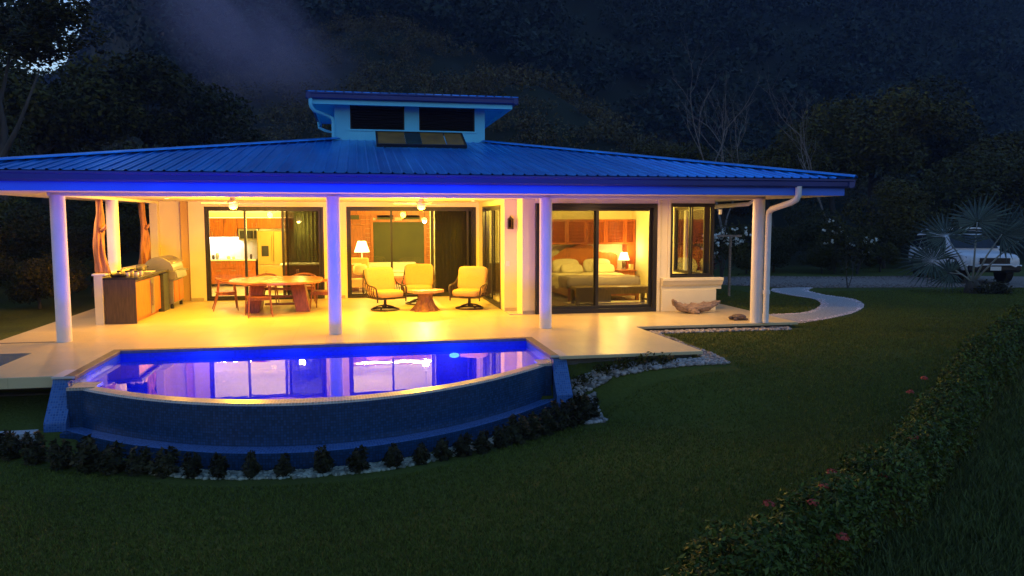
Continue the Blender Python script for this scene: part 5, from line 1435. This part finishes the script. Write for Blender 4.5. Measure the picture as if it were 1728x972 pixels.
stme = bpy.data.meshes.new("stem"); stme.from_pydata(stm.v, [], stm.f); stme.materials.append(M['bark'])
ORD = "first second third fourth fifth sixth seventh eighth ninth tenth eleventh twelfth thirteenth fourteenth fifteenth sixteenth seventeenth eighteenth nineteenth twentieth twenty-first twenty-second twenty-third twenty-fourth twenty-fifth twenty-sixth twenty-seventh".split()
for i, (x, y) in enumerate(ROW):
    t = thing("border_shrub", (x, y, float(gz(x, y))-.02), ORD[i]+" small dark shrub from the left in the row along the curved pool wall", "shrub", "shrubs along the curved pool wall")
    for nm, me_ in (("foliage", SM[i % 4]), ("stem", stme)):
        o = bpy.data.objects.new(nm, me_); COL.objects.link(o); o.parent = t
    big = .90 if (i < 8 or i > 19) else .70
    t.scale = (big*random.uniform(1.0, 1.3), big*random.uniform(1.0, 1.3), big*random.uniform(.8, 1.05)); t.rotation_euler.z = random.uniform(0, 6.28)

# ------------------------------------------------------------------ pebbles
def ico():
    p = (1+5**.5)/2
    v = np.array([(-1, p, 0), (1, p, 0), (-1, -p, 0), (1, -p, 0), (0, -1, p), (0, 1, p), (0, -1, -p), (0, 1, -p), (p, 0, -1), (p, 0, 1), (-p, 0, -1), (-p, 0, 1)], float)
    f = np.array([(0, 11, 5), (0, 5, 1), (0, 1, 7), (0, 7, 10), (0, 10, 11), (1, 5, 9), (5, 11, 4), (11, 10, 2), (10, 7, 6), (7, 1, 8), (3, 9, 4), (3, 4, 2), (3, 2, 6), (3, 6, 8), (3, 8, 9), (4, 9, 5), (2, 4, 11), (6, 2, 10), (8, 6, 7), (9, 8, 1)])
    return v/np.linalg.norm(v[0]), f
IV, IF = ico()
def pebbles(name, XY, size, mt, kind='stuff', parent=None):
    XY = np.asarray(XY); N = len(XY)
    Z = gzi(XY[:, 0], XY[:, 1])
    s = RNG.uniform(.6, 1.4, N)*size
    sc = np.stack([s*RNG.uniform(.8, 1.3, N), s*RNG.uniform(.8, 1.2, N), s*RNG.uniform(.5, .8, N)], 1)
    a = RNG.uniform(0, 6.28, N); c, sn = np.cos(a), np.sin(a)
    V = IV[None]*sc[:, None, :]*RNG.uniform(.88, 1.12, (N, 12, 1))
    V = np.stack([V[..., 0]*c[:, None]-V[..., 1]*sn[:, None], V[..., 0]*sn[:, None]+V[..., 1]*c[:, None], V[..., 2]], -1)
    V += np.stack([XY[:, 0], XY[:, 1], Z+s*.3], 1)[:, None, :]
    V = V.reshape(-1, 3).astype(np.float32); Fx = (IF[None]+12*np.arange(N)[:, None, None]).reshape(-1, 3)
    me = bpy.data.meshes.new(name); me.vertices.add(len(V)); me.loops.add(Fx.size); me.polygons.add(len(Fx))
    me.vertices.foreach_set("co", V.reshape(-1)); me.loops.foreach_set("vertex_index", Fx.reshape(-1).astype(np.int32))
    me.polygons.foreach_set("loop_start", np.arange(0, Fx.size, 3, dtype=np.int32)); me.polygons.foreach_set("loop_total", np.full(len(Fx), 3, dtype=np.int32))
    me.update(calc_edges=True); me.polygons.foreach_set("use_smooth", [True]*len(Fx))
    o = link(name, me, mt, parent); o['kind'] = kind; return o
def rect(n, x0, x1, y0, y1): return np.stack([RNG.uniform(x0, x1, n), RNG.uniform(y0, y1, n)], 1)
G_ = [rect(700, 5.5, 8.9, 14.52, 14.80), rect(520, 5.64, 5.90, 11.65, 14.8)]
q = rect(1500, 3.28, 5.95, 11.40, 11.83); q = q[q[:, 1] > 11.64-.02*(q[:, 0]-3.3)]; G_.append(q)
q = rect(520, 3.28, 3.66, 10.95, 11.6); G_.append(q)
q = rect(400, 8.45, 9.2, 19.0, 19.3); G_.append(q)
pebbles("border_pebbles", np.concatenate(G_), .038, M['pebble'])
xs_ = RNG.uniform(-3.9, 3.1, 2600); ys_ = arc(xs_)-.40-RNG.uniform(0, .30, 2600)
ys_ = np.where(xs_ < -2.5, np.minimum(ys_, 9.9-.45*(xs_+2.8)+.15), ys_)
pebbles("planting_pebbles", np.stack([xs_, ys_], 1), .028, leafmat("pale_pebbles", (.30, .31, .24), rough=.8, var=.5))
# gravel of the path and the drive
def inribbon(L_, R_, n, ease=1.0):
    i = RNG.integers(0, len(L_)-1, n); u = RNG.uniform(0, 1, n); v = RNG.uniform(.0, 1.0, n)
    L_ = np.array(L_)[:, :2]; R_ = np.array(R_)[:, :2]
    a = L_[i]*(1-u)[:, None]+L_[i+1]*u[:, None]; c = R_[i]*(1-u)[:, None]+R_[i+1]*u[:, None]
    return a*(1-v)[:, None]+c*v[:, None]
pebbles("path_gravel", inribbon(pathL, pathR, 9500), .017, leafmat("path_stones", (.58, .47, .48), rough=.8, var=.5))
pebbles("drive_gravel", inribbon(driF[:6], driN[:6], 8000), .030, leafmat("drive_stones", (.24, .18, .15), rough=.9, var=.6))
# low plants in the gap below the right paving
for k in range(5):
    x = 3.5+.34*k; y = 11.74
    t = thing("fern", (x, y, float(gz(x, y))-.05), ORD[k]+" small dark plant from the pool under the edge of the right paving", "plant", "plants under the paving edge")
    n = 120; P = RNG.normal(size=(n, 3))*np.array([.10, .05, .05])+np.array([x, y-.02, float(gz(x, y))+.08])
    quadmesh("foliage", leaf_quads(P, RNG.uniform(.04, .09, n)), M['leafA'], t)

# ------------------------------------------------------------------ hedge
HC = smoothline([(.4, 3.3), (1.2, 4.0), (2.2, 4.75), (2.95, 5.3), (3.75, 5.85), (4.75, 6.5), (5.75, 7.2), (7.1, 8.35), (8.5, 9.5), (9.85, 10.5), (11.8, 11.8), (14.4, 13.8), (18, 16.4)], 8)
hedge = thing("hedge", (5.75, 7.2, -.87), "long clipped ixora hedge with scattered red flowers running along the lawn", "hedge")
hc = np.array(HC); seg = np.linalg.norm(np.diff(hc, axis=0), axis=1); cum = np.concatenate([[0], np.cumsum(seg)])
def hpos(s):
    i = np.clip(np.searchsorted(cum, s)-1, 0, len(seg)-1); u = (s-cum[i])/seg[i]
    p = hc[i]*(1-u)[:, None]+hc[i+1]*u[:, None]; d = (hc[i+1]-hc[i])/seg[i][:, None]
    return p, np.stack([d[:, 1], -d[:, 0]], 1)
def lump(s): return 1+.16*np.sin(s*4.3+1)+.10*np.sin(s*9.1)+.08*np.sin(s*2.1+2)
n = 85000
s = cum[-1]*RNG.uniform(0, 1, n)**1.35
p, nv_ = hpos(s)
a = RNG.uniform(-.25, np.pi+.25, n); rad = RNG.uniform(.55, 1.0, n)**.45
lp = lump(s)
# superelliptic cross-section, 0.8 wide, 0.62 high
ca, sa = np.cos(a), np.sin(a)
wx = np.sign(ca)*np.abs(ca)**.7*.33*lp*rad; hz = np.sign(sa)*np.abs(sa)**.75*.60*(.5+.5*lp)*rad
hz += .05*RNG.normal(size=n)*(hz > .4)
gzv = gz(p[:, 0], p[:, 1])
P = np.stack([p[:, 0]+nv_[:, 0]*wx, p[:, 1]+nv_[:, 1]*wx, gzv+np.maximum(.03, hz+.02)], 1)
nr = np.stack([nv_[:, 0]*ca, nv_[:, 1]*ca, sa*.8+.3], 1)
o = quadmesh("foliage", leaf_quads(P, RNG.uniform(.035, .085, n), nr, .9, .42), M['leafH'], hedge)
mb = MB()
for k in range(150):
    sk = np.array([cum[-1]*(k+.5)/150]); pp, _ = hpos(sk); x, y = pp[0]; z = float(gz(x, y))
    mb.tube([(x, y, z-.05), (x+random.uniform(-.1, .1), y+random.uniform(-.1, .1), z+.35)], [.014, .008], 5)
o = mb.build("stems", M['bark'], hedge); o['kind'] = 'stuff'
FLW = [(8.2, 9.84, -.16), (7.6, 9.38, -.24), (8.05, 9.05, -.36), (6.2, 7.55, -.30), (5.4, 6.75, -.40), (4.55, 6.66, -.30), (4.2, 6.25, -.28), (3.85, 5.88, -.27), (3.85, 5.45, -.40), (3.5, 6.0, -.30), (5.1, 6.6, -.35)]
for x, y, z in FLW:
    c0 = Vector((x, y, z)); n = 36
    P = RNG.normal(size=(n, 3)); P /= np.linalg.norm(P, axis=1, keepdims=True); P[:, 2] = np.abs(P[:, 2])
    quadmesh("flower_head", leaf_quads(np.array(c0)+P*np.array([.05, .05, .035]), np.full(n, .035), P, .3, .6), M['flower_red'], hedge)

# ------------------------------------------------------------------ grass
def blades(name, XY, h, wd, mt):
    N = len(XY); Z = gzi(XY[:, 0], XY[:, 1]); a = RNG.uniform(0, 2*np.pi, N); hh = h*RNG.uniform(.5, 1.3, N); w = wd*RNG.uniform(.6, 1.3, N)
    lean = RNG.normal(size=(N, 2))*hh[:, None]*.45
    B = np.stack([XY[:, 0], XY[:, 1], Z-.004], 1); d = np.stack([np.cos(a), np.sin(a), np.zeros(N)], 1)*w[:, None]
    T = B + np.stack([lean[:, 0], lean[:, 1], hh], 1)
    o = quadmesh(name, np.stack([B-d, B+d, T], 1), mt, None, 3); o['kind'] = 'stuff'; return o
def hedge_side(x, y):
    """signed distance right of the hedge line"""
    i = np.argmin((x[:, None]-hc[None, ::4, 0])**2+(y[:, None]-hc[None, ::4, 1])**2, axis=1)*4
    i = np.clip(i, 0, len(seg)-1); d = (hc[i+1]-hc[i])/seg[i][:, None]
    return (x-hc[i, 0])*d[:, 1]-(y-hc[i, 1])*d[:, 0]
n = 900000
y = 3.2+20*RNG.uniform(0, 1, n)**1.3; x = RNG.uniform(-.62, 1.02, n)*y
hs_ = hedge_side(x, y)
keep = (hs_ < -.25)
keep &= ~((x < 3.3) & (y > arc(x)-.95)) & ~((x < -2.6) & (y > 9.75-.45*(x+2.8)-.05))
keep &= ~((x < 6.02) & (y > 11.35)) & ~((x < 9.25) & (y > 14.5)) & ~((x >= 3.2) & (x < 3.6) & (y > 10.7))
XY = np.stack([x, y], 1)
pl = np.array(pathL); pr = np.array(pathR)
mid = (pl+pr)/2
dm = np.min((x[:, None]-mid[None, ::2, 0])**2+(y[:, None]-mid[None, ::2, 1])**2, axis=1)
keep &= ~((x > 9) & (dm < .62**2))
keep &= ~((y > 22.0) & (x > 12)) 
blades("grass", XY[keep], .034, .007, M['bladeA'])
n = 190000
y = 2.5+14*RNG.uniform(0, 1, n)**1.5; x = RNG.uniform(.35, 1.15, n)*y+.5
hs_ = hedge_side(x, y); k = hs_ > .28
f_ = np.array([noise.noise(Vector((a*.9, c*.9, 3))) for a, c in zip(x[k], y[k])])
XY = np.stack([x, y], 1)[k]; XY = XY[(f_ > -.25) | (RNG.uniform(0, 1, len(XY)) < .55)]
blades("rough_grass", XY, .10, .009, M['bladeB'])

# ------------------------------------------------------------------ hillside scrub and mountain forest
def scatter(name, n, fx, r0, r1, leaf, per, mt, squash=.8):
    pts = fx(n); x, y = pts[:, 0], pts[:, 1]; z = gz(x, y); N = len(pts)
    r = RNG.uniform(r0, r1, N)
    nc = 5
    cl = RNG.normal(size=(N, nc, 3)); cl /= np.linalg.norm(cl, axis=-1, keepdims=True); cl *= RNG.uniform(.3, .75, (N, nc, 1)); cl[..., 2] = np.abs(cl[..., 2])*.7
    k = RNG.integers(0, nc, (N, per)); d = RNG.normal(size=(N, per, 3)); d /= np.linalg.norm(d, axis=-1, keepdims=True)
    P = np.take_along_axis(cl, k[..., None], 1) + d*.42*RNG.uniform(.5, 1, (N, per, 1))
    P *= r[:, None, None]*np.array([1, 1, squash]); P += np.stack([x, y, z+r*.45], 1)[:, None, :]
    nr = (d*.7+np.array([0, 0, .6])).reshape(-1, 3)
    P = P.reshape(-1, 3); sz = np.repeat(r, per)*leaf*RNG.uniform(.7, 1.3, N*per)
    o = quadmesh(name, leaf_quads(P, sz, nr, .7, .6), mt); o['kind'] = 'stuff'; return o
def midhill(n):
    x = RNG.uniform(-26, 62, n); y = RNG.uniform(48, 92, n)
    k = (np.abs(x-8) < 60)
    return np.stack([x, y], 1)[k]
scatter("hillside_scrub", 1900, midhill, .9, 2.3, .125, 110, M['scrub'])
def mtn(n):
    az = RNG.uniform(-24, 46, n); d = 92+250*RNG.uniform(0, 1, n)**1.2
    return np.stack([d*np.sin(np.radians(az)), d*np.cos(np.radians(az))], 1)
scatter("mountain_forest", 4200, mtn, 2.4, 5.5, .155, 85, M['forest'])

# ================================================================== parked car
def make_car():
    t = thing("parked_car", (0, 0, 0), "white off-road car with a roof rack parked nose-out behind the silvery fan palm", "car")
    def loft(st, name, mt, parent=t, bev=0.0):
        vs = []; fs = []; K = len(st[0][1])
        for y, half in st:
            ring = [(w, y, z) for w, z in half] + [(-w, y, z) for w, z in half[::-1]]
            vs += ring
        n = 2*K
        for i in range(len(st)-1):
            for k in range(n): fs.append((i*n+k, (i+1)*n+k, (i+1)*n+(k+1) % n, i*n+(k+1) % n))
        fs.append(tuple(range(n))); fs.append(tuple((len(st)-1)*n+k for k in range(n))[::-1])
        return MB().add(vs, fs).build(name, mt, parent, bev, smooth='auto')
    def sec(w, z0, zt, crown): return [(w*.90, z0), (w*.985, z0+.12), (w, z0+(zt-z0)*.55), (w*.97, zt-.05), (w*.90, zt), (w*.45, zt+crown)]
    loft([(-2.36, sec(.80, .62, .93, .015)), (-2.28, sec(.88, .52, 1.0, .02)), (-2.0, sec(.93, .48, 1.05, .03)), (-1.2, sec(.95, .45, 1.10, .035)), (-.95, sec(.95, .45, 1.13, .03)), (.2, sec(.955, .45, 1.13, .0)), (1.9, sec(.945, .45, 1.12, .0)), (2.3, sec(.90, .5, 1.08, .0)), (2.38, sec(.84, .6, 1.0, .0))], "body", M['car'])
    def cab(wb, wt, zt): return [(wb, 1.10), (wb*.985, 1.2), (wt+.015, zt-.12), (wt-.02, zt-.03), (wt-.12, zt)]
    loft([(-.98, cab(.90, .87, 1.235)), (-.45, cab(.905, .77, 1.66)), (-.1, cab(.905, .745, 1.74)), (1.2, cab(.90, .74, 1.75)), (2.0, cab(.89, .73, 1.70)), (2.26, cab(.86, .80, 1.25))], "cabin", M['car'])
    # glass
    MB().add([(-.80, -.97, 1.17), (.80, -.97, 1.17), (.70, -.47, 1.63), (-.70, -.47, 1.63), (-.80, -.95, 1.16), (.80, -.95, 1.16), (.70, -.45, 1.62), (-.70, -.45, 1.62)], [(0, 1, 2, 3), (7, 6, 5, 4), (0, 4, 5, 1), (1, 5, 6, 2), (2, 6, 7, 3), (3, 7, 4, 0)]).build("windscreen", M['car_glass'], t).location = (0, -.07, .06)
    for sx in (-1, 1):
        for y0, y1, y2, y3 in ((-.72, .42, .42, -.38), (.50, 1.35, 1.35, .50), (1.43, 2.08, 1.90, 1.43)):
            a = sx*.915; b_ = sx*.795
            MB().add([(a, y0, 1.17), (a, y1, 1.17), (b_, y2, 1.60), (b_, y3, 1.60), (a-sx*.03, y0, 1.17), (a-sx*.03, y1, 1.17), (b_-sx*.03, y2, 1.60), (b_-sx*.03, y3, 1.60)], [(0, 1, 2, 3), (7, 6, 5, 4), (0, 4, 5, 1), (1, 5, 6, 2), (2, 6, 7, 3), (3, 7, 4, 0)]).build("side_window", M['car_glass'], t)
        # sill, mirror, rails
        MB().box(sx*.90-.05, sx*.90+.05, -1.0, 1.0, .34, .44).build("side_step", M['black'], t, .01)
        m_ = MB().ball((sx*1.04, -.60, 1.20), (.10, .06, .085), 12, 8, e=.6).build("mirror", M['car'], t, smooth=True)
        MB().tube([(sx*.90, -.58, 1.15), (sx*.99, -.6, 1.17)], .02, 6).build("mirror_arm", M['black'], m_)
        MB().tube([(sx*.66, -.2, 1.76), (sx*.66, -.1, 1.82), (sx*.66, 1.7, 1.83), (sx*.66, 1.85, 1.76)], .018, 8).build("roof_rail", M['chrome'], t, smooth='auto')
        # headlights
        h = MB().add([(sx*.50, -2.375, .80), (sx*.86, -2.27, .82), (sx*.88, -2.20, .97), (sx*.52, -2.33, .94), (sx*.50, -2.33, .80), (sx*.86, -2.2, .82), (sx*.88, -2.12, .97), (sx*.52, -2.28, .94)], [(0, 1, 2, 3), (7, 6, 5, 4), (0, 4, 5, 1), (1, 5, 6, 2), (2, 6, 7, 3), (3, 7, 4, 0)]).build("headlight", M['chrome'], t)
        f_ = MB().lathe([(.04, 0), (.045, .02)], (0, 0, 0), 12).build("fog_light", M['chrome'], t)
        f_.location = (sx*.66, -2.36, .56); f_.rotation_euler = (R(90), 0, 0)
        for y in (-1.42, 1.42):
            w_ = MB(); pr = [(.22, -.11), (.33, -.115), (.375, -.08), (.375, .08), (.33, .115), (.22, .11)]
            w_.lathe(pr, (0, 0, 0), 28); wh = w_.build("wheel", M['rubber'], t, smooth='auto')
            wh.location = (sx*.82, y, .375); wh.rotation_euler = (0, R(90)*sx, 0)
            rm = MB().lathe([(.235, .10), (.23, .118), (.19, .10), (.08, .085), (.05, .11), (0.02, .11)], (0, 0, 0), 24).build("rim", M['chrome'], wh, smooth='auto'); rm.location = (0, 0, .022)
            for k in range(5):
                a = 2*math.pi*k/5
                sp = MB().obox((.14*math.cos(a), .14*math.sin(a), .108), (.16, .05, .02), (0, 0, a)).build("spoke", M['steel'], wh); sp.location = (0, 0, .03)
            ar = MB(); n = 16
            vs = []; 
            for k in range(n+1):
                a = math.pi*k/n
                for r, xx in ((.42, .93), (.50, .975), (.50, .90)): vs.append((sx*xx, y+r*math.cos(a), .40+r*math.sin(a)))
            fs = [(3*k+j, 3*k+j+1, 3*k+j+4, 3*k+j+3) for k in range(n) for j in range(2)]
            ar.add(vs, fs).build("wheel_arch", M['black'], t)
            dk = MB().lathe([(.43, -.14), (.43, .10)], (0, 0, 0), 24).build("arch_well", M['black'], t); dk.location = (sx*.84, y, .42); dk.rotation_euler = (0, R(90)*sx, 0)
    g = MB().box(-.50, .50, -2.40, -2.33, .70, .93).build("grille", M['black'], t, .01)
    for k in range(4): MB().box(-.48, .48, -2.412, -2.40, .725+.05*k, .74+.05*k).build("grille_bar", M['iron'], g)
    MB().add([(-.86, -2.30, .42), (.86, -2.30, .42), (.88, -2.44, .50), (-.88, -2.44, .50), (-.88, -2.30, .68), (.88, -2.30, .68), (.84, -2.44, .66), (-.84, -2.44, .66)], [(0, 3, 2, 1), (3, 7, 6, 2), (7, 4, 5, 6), (0, 1, 5, 4), (1, 2, 6, 5), (0, 4, 7, 3)]).build("bumper", M['black'], t, .02)
    MB().tube([(-.95, -2.25, .66), (-.62, -2.46, .64), (-.48, -2.47, .70), (.48, -2.47, .70), (.62, -2.46, .64), (.95, -2.25, .66)], .03, 8).build("bumper_trim", M['car'], t, smooth='auto')
    MB().box(-.18, .18, -2.462, -2.45, .50, .64).build("number_plate", M['plate'], t, .004)
    for y in (.1, 1.3): MB().tube([(-.72, y, 1.86), (.72, y, 1.86)], .025, 8).build("rack_bar", M['car'], t)
    MB().box(-.6, .6, -.2, 1.6, 1.885, 1.905).build("roof_rack", M['black'], t)
    MB().box(-.62, .62, -.24, -.20, 1.88, 1.96).build("rack_front", M['car'], t, .005)
    return t
car = make_car()
car.location = (22.24, 25.14, float(gz(22.24, 25.14))+.03); car.rotation_euler.z = R(-15.3)

# ================================================================== haze and mist
HAZE = True
def volume(name, density, col, aniso=.2, emiss=None):
    m = bpy.data.materials.new(name); m.use_nodes = True; nt = m.node_tree; nt.nodes.clear()
    o = nt.nodes.new("ShaderNodeOutputMaterial"); v = nt.nodes.new("ShaderNodeVolumePrincipled")
    v.inputs['Color'].default_value = (*col, 1); v.inputs['Density'].default_value = density; v.inputs['Anisotropy'].default_value = aniso
    nt.links.new(v.outputs[0], o.inputs['Volume']); return m, nt, v
if HAZE:
    hm, _, _ = volume("haze_air", .00062, (.34, .50, 1.0))
    o = MB().box(gx[0]-2, gx[-1]+2, gy[0]-2, gy[-1]+2, GZ.min()-1.5, GZ.max()+14).build("haze", hm); o['kind'] = 'stuff'

# mist drifting in front of the mountain
mm_, nt, v = volume("drifting_mist", 0.0, (.72, .66, 1.0), .1)
tc = nt.nodes.new("ShaderNodeTexCoord"); mp = nt.nodes.new("ShaderNodeMapping"); mp.inputs['Scale'].default_value = (.8, .7, 1.3)
nz = nt.nodes.new("ShaderNodeTexNoise"); nz.inputs['Scale'].default_value = 1.5; nz.inputs['Detail'].default_value = 3
nt.links.new(tc.outputs['Object'], mp.inputs[0]); nt.links.new(mp.outputs[0], nz.inputs[0])
mr = nt.nodes.new("ShaderNodeMapRange"); mr.inputs[1].default_value = .36; mr.inputs[2].default_value = .75; mr.inputs[3].default_value = 0; mr.inputs[4].default_value = .080
nt.links.new(nz.outputs[0], mr.inputs[0])
ln = nt.nodes.new("ShaderNodeVectorMath"); ln.operation = 'LENGTH'; nt.links.new(tc.outputs['Object'], ln.inputs[0])
fo = nt.nodes.new("ShaderNodeMapRange"); fo.inputs[1].default_value = .25; fo.inputs[2].default_value = .97; fo.inputs[3].default_value = 1; fo.inputs[4].default_value = 0
nt.links.new(ln.outputs['Value'], fo.inputs[0])
mu = nt.nodes.new("ShaderNodeMath"); mu.operation = 'MULTIPLY'; nt.links.new(mr.outputs[0], mu.inputs[0]); nt.links.new(fo.outputs[0], mu.inputs[1])
nt.links.new(mu.outputs[0], v.inputs['Density'])
o = MB().ball((0, 0, 0), 1.0, 24, 14).build("mist", mm_); o['kind'] = 'stuff'
o.location = (-7.8, 80, 18.0); o.scale = (20, 12, 8.5); o.rotation_euler = (0, R(48), 0)
